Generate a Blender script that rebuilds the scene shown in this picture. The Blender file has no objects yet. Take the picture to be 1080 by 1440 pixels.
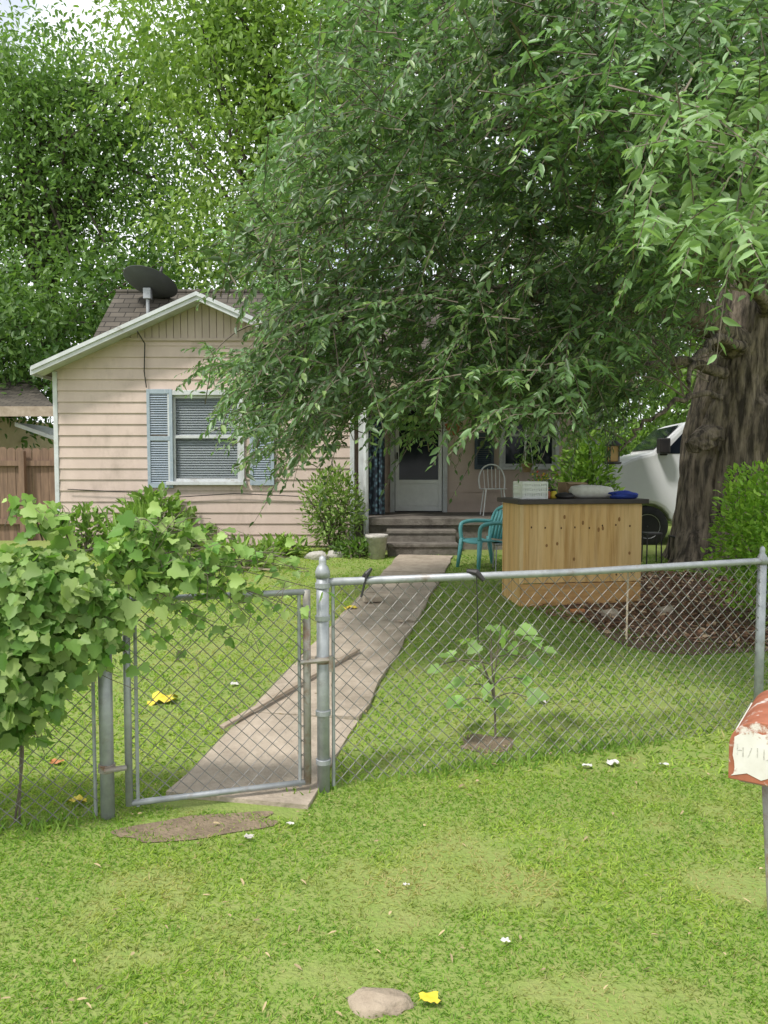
import bpy, math, random
import numpy as np
from mathutils import Vector, Matrix
random.seed(7); rng=np.random.default_rng(7)
SC=bpy.context.scene; COL=SC.collection
R=math.radians
# ------------------------------------------------------------------ camera maths
TH=R(3.18); CS,SN=math.cos(TH),math.sin(TH); CH=1.69
def P(px,py,Y):
    u=(px-540)/1080; v=(720-py)/1080
    t=Y/(CS+v*SN)
    return Vector((u*t,Y,CH+(-SN+v*CS)*t))
def vnoise(x,y,seed=0.0):
    x=np.asarray(x,float); y=np.asarray(y,float)
    ix=np.floor(x); iy=np.floor(y); fx=x-ix; fy=y-iy
    def h(a,b):
        s=np.sin(a*127.1+b*311.7+seed*74.7)*43758.5453
        return s-np.floor(s)
    fx=fx*fx*(3-2*fx); fy=fy*fy*(3-2*fy)
    return (h(ix,iy)*(1-fx)+h(ix+1,iy)*fx)*(1-fy)+(h(ix,iy+1)*(1-fx)+h(ix+1,iy+1)*fx)*fy
def gz(x,y):
    y=np.asarray(y,float); x=np.asarray(x,float)
    return .46*np.clip((y-4.3)/6.9,0,1)+.028*(vnoise(x*.9,y*.9,3)-.5)
def G(px,py):
    a,b=1.0,60.0
    for _ in range(50):
        m=(a+b)/2; p=P(px,py,m)
        if p.z>float(gz(p.x,p.y)): a=m
        else: b=m
    p=P(px,py,a); p.z=float(gz(p.x,p.y)); return p
# ------------------------------------------------------------------ objects
ORG={}
def tag(o,label=None,cat=None,group=None,kind=None):
    if label: o['label']=label
    if cat: o['category']=cat
    if group: o['group']=group
    if kind: o['kind']=kind
    return o
def empty(name,loc,label,cat,group=None):
    o=bpy.data.objects.new(name,None); COL.objects.link(o); o.location=loc; o.empty_display_size=.1
    ORG[o]=np.array(loc,float); return tag(o,label,cat,group)
def place(o,me_co,parent):
    if parent is not None:
        off=ORG[parent]; o.parent=parent
    else:
        off=np.array([(me_co[:,0].min()+me_co[:,0].max())/2,(me_co[:,1].min()+me_co[:,1].max())/2,me_co[:,2].min()])
        o.location=off
    ORG[o]=off; return off
class MB:
    def __init__(s): s.v=[]; s.f=[]
    def add(s,vs,fs):
        b=len(s.v); s.v+= [tuple(v) for v in vs]; s.f+=[tuple(i+b for i in f) for f in fs]
    def box(s,x0,x1,y0,y1,z0,z1,M=None):
        vs=[Vector((x,y,z)) for z in (z0,z1) for y in (y0,y1) for x in (x0,x1)]
        if M is not None: vs=[M@v for v in vs]
        s.add(vs,[(0,2,3,1),(4,5,7,6),(0,1,5,4),(2,6,7,3),(0,4,6,2),(1,3,7,5)]); return s
    def tube(s,pts,rad,n=8,cap=True,jit=0):
        pts=[Vector(p) for p in pts]
        if not hasattr(rad,'__len__'): rad=[rad]*len(pts)
        vs=[];up=None
        for i,p in enumerate(pts):
            t=(pts[min(i+1,len(pts)-1)]-pts[max(i-1,0)])
            if t.length<1e-9: t=Vector((0,0,1))
            t.normalize()
            if up is None:
                up=Vector((0,0,1)) if abs(t.z)<.9 else Vector((1,0,0))
            a=(up-t*up.dot(t)); a.normalize(); b=t.cross(a); up=a
            for k in range(n):
                an=2*math.pi*k/n; r=rad[i]*(1+jit*(random.random()-.5))
                vs.append(p+(a*math.cos(an)+b*math.sin(an))*r)
        fs=[]
        for i in range(len(pts)-1):
            for k in range(n):
                fs.append((i*n+k,i*n+(k+1)%n,(i+1)*n+(k+1)%n,(i+1)*n+k))
        if cap: fs.append(tuple(range(n-1,-1,-1))); fs.append(tuple((len(pts)-1)*n+k for k in range(n)))
        s.add(vs,fs); return s
    def lathe(s,prof,c,n=20,M=None):
        vs=[]
        for r,z in prof:
            for k in range(n):
                a=2*math.pi*k/n; v=Vector((r*math.cos(a),r*math.sin(a),z))
                if M is not None: v=M@v
                vs.append(v+Vector(c))
        fs=[]
        for i in range(len(prof)-1):
            for k in range(n): fs.append((i*n+k,i*n+(k+1)%n,(i+1)*n+(k+1)%n,(i+1)*n+k))
        fs.append(tuple(range(n-1,-1,-1))); fs.append(tuple((len(prof)-1)*n+k for k in range(n)))
        s.add(vs,fs); return s
    def extrude(s,poly,ext):
        n=len(poly); ext=Vector(ext); vs=[Vector(p) for p in poly]; vs=vs+[v+ext for v in vs]
        s.add(vs,[tuple(range(n-1,-1,-1)),tuple(range(n,2*n))]+[(i,(i+1)%n,n+(i+1)%n,n+i) for i in range(n)]); return s
    def build(s,name,mat,parent=None,smooth=False,bevel=0,label=None,cat=None,group=None,kind=None):
        co=np.array(s.v,float); me=bpy.data.meshes.new(name); o=bpy.data.objects.new(name,me); COL.objects.link(o)
        off=place(o,co,parent)
        me.from_pydata([tuple(v) for v in (co-off)],[],s.f); me.materials.append(mat); me.update()
        import bmesh as _b
        bm=_b.new(); bm.from_mesh(me); _b.ops.recalc_face_normals(bm,faces=bm.faces); bm.to_mesh(me); bm.free()
        if smooth: me.polygons.foreach_set('use_smooth',[True]*len(me.polygons))
        if bevel:
            m=o.modifiers.new('Bevel','BEVEL'); m.width=bevel; m.segments=2; m.limit_method='ANGLE'; m.angle_limit=R(40)
        return tag(o,label,cat,group,kind)
def nrmz(a): return a/np.maximum(np.linalg.norm(a,axis=1,keepdims=True),1e-9)
LANCE=[(.22,.38),(.55,.46)]; BLADE=[(.04,.42),(.5,.5)]; OVAL=[(.2,.42),(.6,.44)]
GRAPE=[(-.10,.26),(.12,.5),(.30,.42),(.52,.5),(.62,.27),(.78,.22)]
def leaves(name,pos,d,n,L,W,col,mat,parent=None,outline=LANCE,fold=.25,curl=.15,**kw):
    pos=np.asarray(pos,float); N=len(pos); d=nrmz(np.asarray(d,float)); s=np.cross(d,np.asarray(n,float))
    s=nrmz(s+1e-6); n=np.cross(s,d); L=np.broadcast_to(np.asarray(L,float),(N,))[:,None]; W=np.broadcast_to(np.asarray(W,float),(N,))[:,None]
    m=len(outline); pts=[(0,0)]+list(outline)+[(1,0)]+[(t,-w) for t,w in outline[::-1]]; k=len(pts)
    V=np.empty((N,k,3))
    for i,(t,w) in enumerate(pts): V[:,i]=pos+d*(L*t)+s*(W*w)+n*(fold*W*abs(w)-curl*L*t*abs(t))
    co=V.reshape(-1,3); me=bpy.data.meshes.new(name); o=bpy.data.objects.new(name,me); COL.objects.link(o)
    off=place(o,co,parent)
    poly=np.array([list(range(0,m+2)),[0]+list(range(m+1,2*m+2))])
    idx=(poly[None]+(np.arange(N)*k)[:,None,None]).reshape(-1)
    me.vertices.add(N*k); me.vertices.foreach_set('co',(co-off).astype(np.float32).ravel())
    me.loops.add(len(idx)); me.loops.foreach_set('vertex_index',idx.astype(np.int32))
    me.polygons.add(2*N); me.polygons.foreach_set('loop_start',(np.arange(2*N)*(m+2)).astype(np.int32))
    me.update(calc_edges=True)
    ca=me.color_attributes.new('Col','FLOAT_COLOR','POINT')
    c4=np.ones((N,k,4),np.float32); c4[:,:,:3]=np.clip(np.asarray(col),0,1)[:,None,:]
    ca.data.foreach_set('color',c4.ravel()); me.materials.append(mat)
    return tag(o,**kw)
# ------------------------------------------------------------------ materials
def base(name):
    m=bpy.data.materials.new(name); m.use_nodes=True; nt=m.node_tree; return m,nt,nt.nodes['Principled BSDF']
def nd(nt,t,**k):
    n=nt.nodes.new(t)
    for a,b in k.items(): setattr(n,a,b)
    return n
def c4(c): return (c[0],c[1],c[2],1)
def mat(name,c1,c2=None,scale=5,rough=.7,bump=0,bscale=None,stretch=(1,1,1),metal=0,lo=.35,hi=.65,c3=None,scale3=1.5,lo3=.55,hi3=.7,spec=.4,bdist=.03):
    m,nt,b=base(name); b.inputs['Roughness'].default_value=rough; b.inputs['Metallic'].default_value=metal
    b.inputs['Specular IOR Level'].default_value=spec
    tc=nd(nt,'ShaderNodeTexCoord'); mp=nd(nt,'ShaderNodeMapping'); mp.inputs['Scale'].default_value=stretch
    nt.links.new(tc.outputs['Object'],mp.inputs['Vector'])
    c2=c2 or tuple(x*.75 for x in c1)
    n=nd(nt,'ShaderNodeTexNoise'); n.inputs['Scale'].default_value=scale; n.inputs['Detail'].default_value=7; n.inputs['Roughness'].default_value=.65
    nt.links.new(mp.outputs[0],n.inputs['Vector'])
    r=nd(nt,'ShaderNodeValToRGB'); r.color_ramp.elements[0].position=lo; r.color_ramp.elements[1].position=hi
    r.color_ramp.elements[0].color=c4(c1); r.color_ramp.elements[1].color=c4(c2)
    nt.links.new(n.outputs['Fac'],r.inputs['Fac']); out=r.outputs['Color']
    if c3:
        n3=nd(nt,'ShaderNodeTexNoise'); n3.inputs['Scale'].default_value=scale3; n3.inputs['Detail'].default_value=8; n3.inputs['Roughness'].default_value=.7
        nt.links.new(mp.outputs[0],n3.inputs['Vector'])
        r3=nd(nt,'ShaderNodeValToRGB'); r3.color_ramp.elements[0].position=lo3; r3.color_ramp.elements[1].position=hi3
        nt.links.new(n3.outputs['Fac'],r3.inputs['Fac'])
        mx=nd(nt,'ShaderNodeMix',data_type='RGBA'); nt.links.new(r3.outputs['Color'],mx.inputs[0]); nt.links.new(out,mx.inputs[6]); mx.inputs[7].default_value=c4(c3); out=mx.outputs[2]
    nt.links.new(out,b.inputs['Base Color'])
    if bump:
        nb=nd(nt,'ShaderNodeTexNoise'); nb.inputs['Scale'].default_value=bscale or scale*3; nb.inputs['Detail'].default_value=6
        nt.links.new(mp.outputs[0],nb.inputs['Vector']); bp=nd(nt,'ShaderNodeBump'); bp.inputs['Strength'].default_value=bump; bp.inputs['Distance'].default_value=bdist
        nt.links.new(nb.outputs['Fac'],bp.inputs['Height']); nt.links.new(bp.outputs[0],b.inputs['Normal'])
    return m
def leafmat(name,trans=.35,rough=.5,spec=.35,tint=(1.35,1.45,.7)):
    m,nt,b=base(name); a=nd(nt,'ShaderNodeAttribute',attribute_name='Col'); b.inputs['Roughness'].default_value=rough; b.inputs['Specular IOR Level'].default_value=spec
    nt.links.new(a.outputs['Color'],b.inputs['Base Color'])
    t=nd(nt,'ShaderNodeBsdfTranslucent'); hs=nd(nt,'ShaderNodeMix',data_type='RGBA',blend_type='MULTIPLY'); hs.inputs[0].default_value=1; hs.inputs[7].default_value=c4(tint)
    nt.links.new(a.outputs['Color'],hs.inputs[6]); nt.links.new(hs.outputs[2],t.inputs['Color'])
    mx=nd(nt,'ShaderNodeMixShader'); mx.inputs[0].default_value=trans
    nt.links.new(b.outputs[0],mx.inputs[1]); nt.links.new(t.outputs[0],mx.inputs[2]); nt.links.new(mx.outputs[0],nt.nodes['Material Output'].inputs['Surface']); return m
def shingles(name,rot):
    m,nt,b=base(name); b.inputs['Roughness'].default_value=.9; b.inputs['Specular IOR Level'].default_value=.2
    tc=nd(nt,'ShaderNodeTexCoord'); mp=nd(nt,'ShaderNodeMapping'); mp.inputs['Rotation'].default_value=(0,0,rot); nt.links.new(tc.outputs['Object'],mp.inputs['Vector'])
    br=nd(nt,'ShaderNodeTexBrick'); br.inputs['Scale'].default_value=1; br.inputs['Brick Width'].default_value=.28; br.inputs['Row Height'].default_value=.13; br.inputs['Mortar Size'].default_value=.008
    br.inputs['Color1'].default_value=(.115,.10,.082,1); br.inputs['Color2'].default_value=(.07,.062,.052,1); br.inputs['Mortar'].default_value=(.025,.023,.02,1); br.inputs['Bias'].default_value=0
    nt.links.new(mp.outputs[0],br.inputs['Vector'])
    n=nd(nt,'ShaderNodeTexNoise'); n.inputs['Scale'].default_value=2.2; n.inputs['Detail'].default_value=8; nt.links.new(tc.outputs['Object'],n.inputs['Vector'])
    mx=nd(nt,'ShaderNodeMix',data_type='RGBA',blend_type='OVERLAY'); mx.inputs[0].default_value=.6; nt.links.new(br.outputs['Color'],mx.inputs[6]); nt.links.new(n.outputs['Fac'],mx.inputs[7])
    nt.links.new(mx.outputs[2],b.inputs['Base Color'])
    bp=nd(nt,'ShaderNodeBump'); bp.inputs['Strength'].default_value=.6; bp.inputs['Distance'].default_value=.02; nt.links.new(br.outputs['Fac'],bp.inputs['Height']); bp.invert=True; nt.links.new(bp.outputs[0],b.inputs['Normal'])
    return m
def glassmat(name,tint=(.02,.03,.04)):
    m,nt,b=base(name); b.inputs['Base Color'].default_value=c4(tint); b.inputs['Roughness'].default_value=.06; b.inputs['Specular IOR Level'].default_value=.4
    t=nd(nt,'ShaderNodeBsdfTransparent'); mx=nd(nt,'ShaderNodeMixShader'); mx.inputs[0].default_value=.82
    nt.links.new(b.outputs[0],mx.inputs[1]); nt.links.new(t.outputs[0],mx.inputs[2]); nt.links.new(mx.outputs[0],nt.nodes['Material Output'].inputs['Surface']); return m
M_siding=mat('pink beige siding',(.555,.44,.385),(.485,.38,.33),3,.6,c3=(.33,.26,.215),scale3=2.2,lo3=.52,hi3=.78,stretch=(1,1,.5))
M_gable=mat('beige gable boards',(.46,.37,.32),(.39,.31,.265),4,.6,stretch=(1,1,.4))
M_white=mat('weathered white paint',(.56,.58,.59),(.45,.46,.47),6,.5,c3=(.28,.25,.22),scale3=5,lo3=.56,hi3=.74)
M_whiteclean=mat('white plastic',(.74,.75,.75),(.66,.67,.67),8,.4)
M_shutter=mat('blue grey shutter paint',(.33,.385,.44),(.26,.315,.37),9,.6,c3=(.44,.465,.49),scale3=14)
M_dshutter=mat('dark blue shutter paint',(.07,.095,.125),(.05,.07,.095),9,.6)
M_blind=mat('grey blinds',(.50,.555,.57),(.44,.49,.51),4,.6)
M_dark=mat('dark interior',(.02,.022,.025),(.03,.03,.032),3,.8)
M_glass=glassmat('window glass'); M_glassd=mat('dark glass',(.008,.012,.018),(.014,.02,.03),2,.08,spec=.22)
M_roof=shingles('grey brown shingles',0); M_roof2=shingles('grey brown shingles turned',R(90))
M_conc=mat('weathered concrete',(.46,.385,.305),(.34,.28,.22),6,.9,bump=.4,bscale=40,c3=(.21,.175,.13),scale3=1.6,lo3=.48,hi3=.70)
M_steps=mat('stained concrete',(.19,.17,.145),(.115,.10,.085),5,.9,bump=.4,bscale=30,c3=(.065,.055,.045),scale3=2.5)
M_galv=mat('galvanised steel',(.40,.415,.43),(.29,.305,.32),14,.5,metal=.4,c3=(.20,.155,.115),scale3=6,lo3=.56,hi3=.74)
M_rust=mat('grey pipe with rust',(.38,.37,.35),(.28,.25,.21),9,.65,metal=.3,c3=(.21,.115,.065),scale3=7,lo3=.50,hi3=.66)
M_wire=mat('weathered wire',(.25,.245,.235),(.16,.15,.135),8,.55,metal=.3)
M_bark=mat('grey brown bark',(.235,.19,.145),(.05,.04,.032),2.2,.95,bump=1.0,bscale=3.2,stretch=(6,6,1.0),lo=.40,hi=.60,bdist=.06)  # dark noise streaks put crevice shade into the bark colour
M_twig=mat('grey twigs',(.19,.16,.125),(.11,.09,.068),6,.9)
M_bgbark=mat('dark far bark',(.11,.09,.07),(.06,.05,.04),3,.95)
M_leaf=leafmat('leaf',.36,tint=(1.25,1.4,.7)); M_leafg=leafmat('grey green leaf',.32,.40,.5,tint=(1.2,1.4,.75)); M_grass=leafmat('grass blade',.40,.55,.25); M_dry=leafmat('dry leaf',.1,.8,.2)
M_ground=mat('lawn soil',(.20,.28,.06),(.25,.29,.085),9,.95,bump=.6,bscale=60,c3=(.30,.25,.14),scale3=2.2,lo3=.62,hi3=.80)
M_dirt=mat('bare dirt',(.28,.215,.145),(.18,.135,.09),9,.95,bump=.7,bscale=60)
M_mulch=mat('mulch soil',(.19,.115,.075),(.095,.06,.042),14,.95,bump=.8,bscale=50)
M_ply=mat('plywood',(.62,.385,.155),(.43,.24,.08),2.2,.6,stretch=(8,8,.45),c3=(.70,.48,.24),scale3=1.0,lo3=.42,hi3=.66,lo=.42,hi=.60)
M_plyh=mat('plywood plank',(.55,.32,.125),(.38,.20,.075),3.2,.6,stretch=(.8,9,9))
M_nail=mat('dark nail holes',(.12,.06,.025),(.08,.04,.02),3,.8); M_knot=mat('wood knot',(.30,.15,.055),(.24,.12,.04),6,.7)
M_dtop=mat('dark counter top',(.055,.042,.04),(.035,.028,.026),6,.5)
M_teal=mat('faded teal plastic',(.10,.32,.33),(.085,.27,.28),5,.5)
M_fencew=mat('weathered cedar boards',(.24,.155,.105),(.14,.09,.065),3,.85,stretch=(6,6,.6))
M_black=mat('black metal',(.02,.02,.022),(.035,.03,.03),9,.5)
M_dish=mat('dark grey dish',(.085,.09,.10),(.065,.07,.075),4,.6)
M_van=mat('white car paint',(.76,.77,.78),(.71,.72,.73),2,.3)
M_tyre=mat('tyre rubber',(.02,.02,.02),(.03,.03,.03),9,.9); M_rim=mat('grey wheel rim',(.35,.36,.37),(.28,.28,.29),6,.4,metal=.6)
M_mailrust=mat('rust red mailbox paint',(.38,.135,.075),(.26,.085,.045),9,.7,c3=(.62,.57,.52),scale3=12,lo3=.56,hi3=.64)
M_mailw=mat('peeling white mailbox paint',(.70,.68,.64),(.58,.55,.50),8,.6,c3=(.34,.16,.09),scale3=13,lo3=.60,hi3=.66)
M_terra=mat('terracotta',(.36,.13,.065),(.28,.095,.045),8,.8); M_blue=mat('royal blue cloth',(.03,.06,.36),(.02,.04,.25),8,.8)
M_yellow=mat('yellow plastic',(.70,.56,.05),(.6,.46,.05),8,.5); M_paper=mat('dirty white paper',(.62,.61,.58),(.5,.48,.44),12,.8); M_orange=mat('orange plastic',(.5,.22,.08),(.4,.16,.06),8,.6)
M_stone=mat('tan stone',(.38,.31,.23),(.26,.205,.15),9,.9,bump=.6,bscale=25); M_wstone=mat('pale stone',(.50,.47,.43),(.36,.34,.31),9,.9,bump=.6,bscale=25)
M_wood=mat('grey weathered wood',(.42,.345,.27),(.29,.23,.17),4,.85,stretch=(2,2,2)); M_card=mat('brown cardboard',(.36,.25,.15),(.30,.20,.12),5,.85)
M_amber=mat('amber lantern glass',(.42,.25,.06),(.32,.18,.04),6,.3); M_tan=mat('neighbour tan wall',(.45,.36,.22),(.38,.30,.18),4,.8)
M_cable=mat('black cable',(.03,.028,.026),(.04,.035,.03),4,.7)
M_brownglass=mat('brown bottle glass',(.06,.03,.012),(.045,.022,.01),4,.2)
def bluepat():
    m,nt,b=base('blue mottled fabric'); v=nd(nt,'ShaderNodeTexVoronoi'); v.inputs['Scale'].default_value=16; tc=nd(nt,'ShaderNodeTexCoord'); nt.links.new(tc.outputs['Object'],v.inputs['Vector'])
    r=nd(nt,'ShaderNodeValToRGB'); e=r.color_ramp.elements; e[0].position=.2; e[0].color=(.10,.18,.22,1); e[1].position=.55; e[1].color=(.012,.02,.032,1); nt.links.new(v.outputs['Distance'],r.inputs['Fac']); nt.links.new(r.outputs['Color'],b.inputs['Base Color']); b.inputs['Roughness'].default_value=.8; return m
M_bluepat=bluepat()
# ------------------------------------------------------------------ ground
xs=np.concatenate([[-160,-90,-50,-28,-18],np.linspace(-13,13,175),[18,28,50,90,160]])
ys=np.concatenate([[-60,-25,-8,-2],np.linspace(0,21,141),[26,35,55,100,170]])
XX,YY=np.meshgrid(xs,ys); ZZ=gz(XX,YY); nx=len(xs)
g=MB(); g.v=[(a,b,c) for a,b,c in zip(XX.ravel(),YY.ravel(),ZZ.ravel())]
g.f=[(j*nx+i,j*nx+i+1,(j+1)*nx+i+1,(j+1)*nx+i) for j in range(len(ys)-1) for i in range(nx-1)]
g.build('ground',M_ground,smooth=True,kind='structure')
def patch(name,c,rx,ry,m,seed,h=.005,rot=0,kind='structure',**kw):
    b=MB(); n=40; rings=6; vs=[(c[0],c[1],float(gz(c[0],c[1]))+h)]; fs=[]
    for r in range(1,rings+1):
        for k in range(n):
            a=2*math.pi*k/n; q=(r/rings)*(.72+.5*float(vnoise(math.cos(a)*2+9,math.sin(a)*2+9,seed)))
            dx,dy=rx*q*math.cos(a),ry*q*math.sin(a)
            x=c[0]+dx*math.cos(rot)-dy*math.sin(rot); y=c[1]+dx*math.sin(rot)+dy*math.cos(rot); vs.append((x,y,float(gz(x,y))+h))
    for k in range(n): fs.append((0,1+k,1+(k+1)%n))
    for r in range(rings-1):
        for k in range(n): fs.append((1+r*n+k,1+r*n+(k+1)%n,1+(r+1)*n+(k+1)%n,1+(r+1)*n+k))
    b.add(vs,fs); return b.build(name,m,smooth=True,kind=kind,**kw)
PC=[]; DRY=[]
def spot(px,py,rx,ry,seed,keep=.9,rot=0):
    p=G(px,py); patch('dirt_patch',p,rx,ry,M_dirt,seed,rot=rot); PC.append((p.x,p.y,rx*.8,ry*.8,keep))
spot(275,1163,.38,.13,1,.82,.3); spot(690,1046,.18,.13,2,.85)
for (px,py,rx,ry,w_) in ((650,1195,.30,.16,.85),(440,1375,.26,.10,.8),(1050,1245,.25,.14,.85),(870,1405,.25,.12,.7),(390,1270,.25,.12,.55),(250,1290,.3,.2,.35),(830,1180,.3,.15,.45),(560,1300,.15,.08,.5)):
    p=G(px,py); DRY.append((p.x,p.y,rx,ry,w_))
mp_=G(950,868); patch('mulch_bed',(mp_.x+.3,mp_.y+.6,0),1.7,1.7,M_mulch,3); MULCH=(mp_.x+.3,mp_.y+.6,1.45,1.45)
WA=Vector((-.765,3.80)); WB=Vector((.60,10.95)); wd=(WB-WA).normalized(); wp=Vector((wd.y,-wd.x)); WL=(WB-WA).length; WW=.385
b=MB(); nseg=6
for i in range(nseg):
    s0=i*WL/nseg+.016; s1=(i+1)*WL/nseg-.016; sub=5
    tl=random.uniform(-.012,.012); vs=[];fs=[]
    for j in range(sub+1):
        s=s0+(s1-s0)*j/sub; c=WA+wd*s; zc=float(gz(c.x,c.y))+.024
        for q,e in ((-1,0),(1,0)):
            w=WW+random.uniform(-.018,.018); p=c+wp*(w*q); vs.append((p.x,p.y,zc+tl*q)); vs.append((p.x,p.y,zc-.12))
    for j in range(sub):
        o=j*4; fs+=[(o,o+2,o+6,o+4),(o,o+4,o+5,o+1),(o+2,o+3,o+7,o+6)]
    fs+=[(0,1,3,2),(sub*4,sub*4+2,sub*4+3,sub*4+1)]; b.add(vs,fs)
b.build('walkway',M_conc,kind='structure')
def onwalk(x,y,m=0):
    rx=x-WA.x; ry=y-WA.y; s=rx*wd.x+ry*wd.y; t=np.abs(rx*wp.x+ry*wp.y); return (s>-.1)&(s<WL)&(t<WW+m)
# ------------------------------------------------------------------ grass (stuff)
def grass(name,label,n,y0,y1,hl,hw,k=.62,off=.9):
    y=rng.uniform(y0**1.0,y1,n); x=rng.uniform(-1,1,n)*(k*y+off)
    ok=~onwalk(x,y,.01-.09*rng.random(n)*vnoise(x*3,y*3,19))
    for cx,cy,rx,ry,kp in PC: ok&=~((((x-cx)/rx)**2+((y-cy)/ry)**2<1)&(rng.random(n)<kp))
    cx,cy,rx,ry=MULCH; ok&=~((((x-cx)/rx)**2+((y-cy)/ry)**2<1)&(rng.random(n)<.96))
    ok&=~((y>11.0)&(x>-.5)); ok&=~((y>11.9))
    nz=vnoise(x*1.3,y*1.3,5)*.5+vnoise(x*4,y*4,6)*.3+vnoise(x*11,y*11,8)*.2
    bare=vnoise(x*2.1,y*2.3,11)*.45+vnoise(x*6.2,y*6.2,12)*.55
    dry=np.zeros(n)
    for cx,cy,rx,ry,w_ in DRY: dry=np.maximum(dry,w_*np.exp(-((x-cx)/rx)**2-((y-cy)/ry)**2))
    dry*=.4+1.1*vnoise(x*9,y*9,15)
    ok&=~((bare>.70)&(rng.random(n)<.55)); ok&=~(rng.random(n)<dry*.7)
    x,y,nz,bare,dry=x[ok],y[ok],nz[ok],bare[ok],dry[ok]; n=len(x); pos=np.stack([x,y,gz(x,y)-.004],1)
    a=rng.uniform(0,2*np.pi,n); lean=rng.uniform(.25,1.7,n)
    d=np.stack([np.cos(a)*lean,np.sin(a)*lean,np.ones(n)],1)
    L=rng.uniform(*hl,n)*(.65+.8*nz)*(1-.3*dry); W=rng.uniform(*hw,n)
    c=np.array([.20,.355,.048])[None]*np.ones((n,1)); yl=np.array([.43,.55,.105]); dr=np.array([.50,.41,.22]); dk=np.array([.10,.215,.033])
    t=np.clip((nz-.28)*1.9+rng.normal(0,.25,n),0,1)[:,None]; c=c*(1-t)+yl*t
    t=((rng.random(n)<.28)*rng.random(n))[:,None]; c=c*(1-t)+dk*t
    t=np.clip((bare-.60)*4+dry*1.25+rng.normal(0,.12,n),0,1)[:,None]*.75; c=c*(1-t)+dr*t
    t=(np.clip((x+.1)/.8,0,1)*np.clip((y-4.5)/1.2,0,1)*.6)[:,None]; c=c*(1-t)+np.array([.13,.27,.045])*(.7+.6*rng.random((n,1)))*t  # tree shade put into the colour: yard blades greener and darker to the right
    t=(rng.random(n)<.05)[:,None]*.8; c=c*(1-t)+dr*t
    up=np.stack([rng.normal(0,.3,n),rng.normal(0,.3,n),np.ones(n)],1)
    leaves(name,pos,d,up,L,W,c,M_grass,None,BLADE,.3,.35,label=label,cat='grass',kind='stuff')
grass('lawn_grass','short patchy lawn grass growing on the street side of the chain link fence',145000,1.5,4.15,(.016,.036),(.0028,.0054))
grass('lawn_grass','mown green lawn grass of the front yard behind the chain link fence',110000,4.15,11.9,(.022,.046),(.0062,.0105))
# ------------------------------------------------------------------ HOUSE
Yf=12.0; XL,XR=-5.11,-.48; RX=-2.8; RZ=4.32; SL=.444; EX0,EX1=-5.29,-.31; EZ=RZ-SL*2.49; HR=3.35
house=empty('cottage',(-1,13.5,.46),'small pink beige sided cottage with front gable, covered porch and grey shingle roof','house')
def siding(mb,x0,x1,z0,z1,y,ex,holes,roofz=None):
    z=z0
    while z<z1-1e-4:
        za,zb=z,min(z+ex,z1); cuts=sorted({za,zb}|{h for H in holes for h in H[2:] if za<h<zb})
        for a,c in zip(cuts[:-1],cuts[1:]):
            if roofz:
                la,lc=roofz(a),roofz(c)
            else: la=lc=(x0,x1)
            iv=[(la[0],la[1],lc[0],lc[1])]
            for H in holes:
                if H[2]<=a+1e-6 and H[3]>=c-1e-6:
                    n=[]
                    for (p,q,r,s) in iv:
                        if H[0]>p and H[1]<q: n+=[(p,H[0],r,H[0]),(H[1],q,H[1],s)]
                        else: n.append((p,q,r,s))
                    iv=n
            oa=.020*(zb-a)/ex+.003; oc=.020*(zb-c)/ex+.003
            for (p,q,r,s) in iv:
                mb.add([(p,y-oa,a),(q,y-oa,a),(s,y-oc,c),(r,y-oc,c)],[(0,1,2,3)])
                if a==za: mb.add([(p,y-oa,a),(q,y-oa,a),(q,y+.002,a),(p,y+.002,a)],[(0,3,2,1)])
        z=zb
wx0,wx1=P(243,600,Yf).x,P(338,600,Yf).x; wz0,wz1=P(290,677,Yf).z,P(290,556,Yf).z
GZ=3.70
def lim(z):
    d=(RZ-.04-z)/SL; return (max(XL,RX-d),min(XR,RX+d))
mb=MB(); siding(mb,XL,XR,.5,GZ,Yf,.172,[(wx0,wx1,wz0,wz1)],lim)
dx0,dx1=P(555,700,13.3).x,P(622,700,13.3).x; pz=.95
qx0,qx1=P(707,620,13.3).x,P(780,620,13.3).x; qz0,qz1=1.74,2.78
siding(mb,XR,HR,.95,3.4,13.3,.172,[(dx0-.08,dx1+.08,.95,3.06),(qx0,qx1,qz0,qz1)])
mb.build('wall_siding',M_siding,house)
for bx in ((XL,XL+.1,Yf+.01,17.6),(HR-.1,HR,13.32,17.6),(XL,HR,17.5,17.6),(XR-.1,XR,Yf+.01,13.35)):
    mb=MB(); mb.box(*bx,.3,3.2); mb.build('side_wall',M_siding,house)
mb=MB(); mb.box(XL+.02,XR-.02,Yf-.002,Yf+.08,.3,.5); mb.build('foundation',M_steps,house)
mb=MB(); mb.box(XL-.02,XL+.05,Yf-.032,Yf+.05,.45,3.20); mb.build('corner_trim',M_white,house,bevel=.006)
mb=MB(); mb.box(XR-.05,XR+.02,Yf-.032,Yf+.05,.45,3.20); mb.build('corner_trim',M_white,house,bevel=.006)
mb=MB(); w=(RZ-.03-GZ)/SL; nb_=24
for i in range(nb_):
    a=RX-w+2*w*i/nb_+.006; c=RX-w+2*w*(i+1)/nb_-.006
    za=RZ-.03-abs(a-RX)*SL; zc=RZ-.03-abs(c-RX)*SL
    if min(za,zc)-GZ<.02: continue
    mb.extrude([(a,Yf-.03,GZ+.01),(c,Yf-.03,GZ+.01),(c,Yf-.03,zc),(a,Yf-.03,za)],(0,.03,0))
mb.extrude([(RX-w,Yf-.012,GZ),(RX+w,Yf-.012,GZ),(RX,Yf-.012,RZ-.04)],(0,.04,0)); mb.box(RX-w,RX+w,Yf-.045,Yf-.002,GZ-.03,GZ+.01)
mb.build('gable_panel',M_gable,house)
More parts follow.
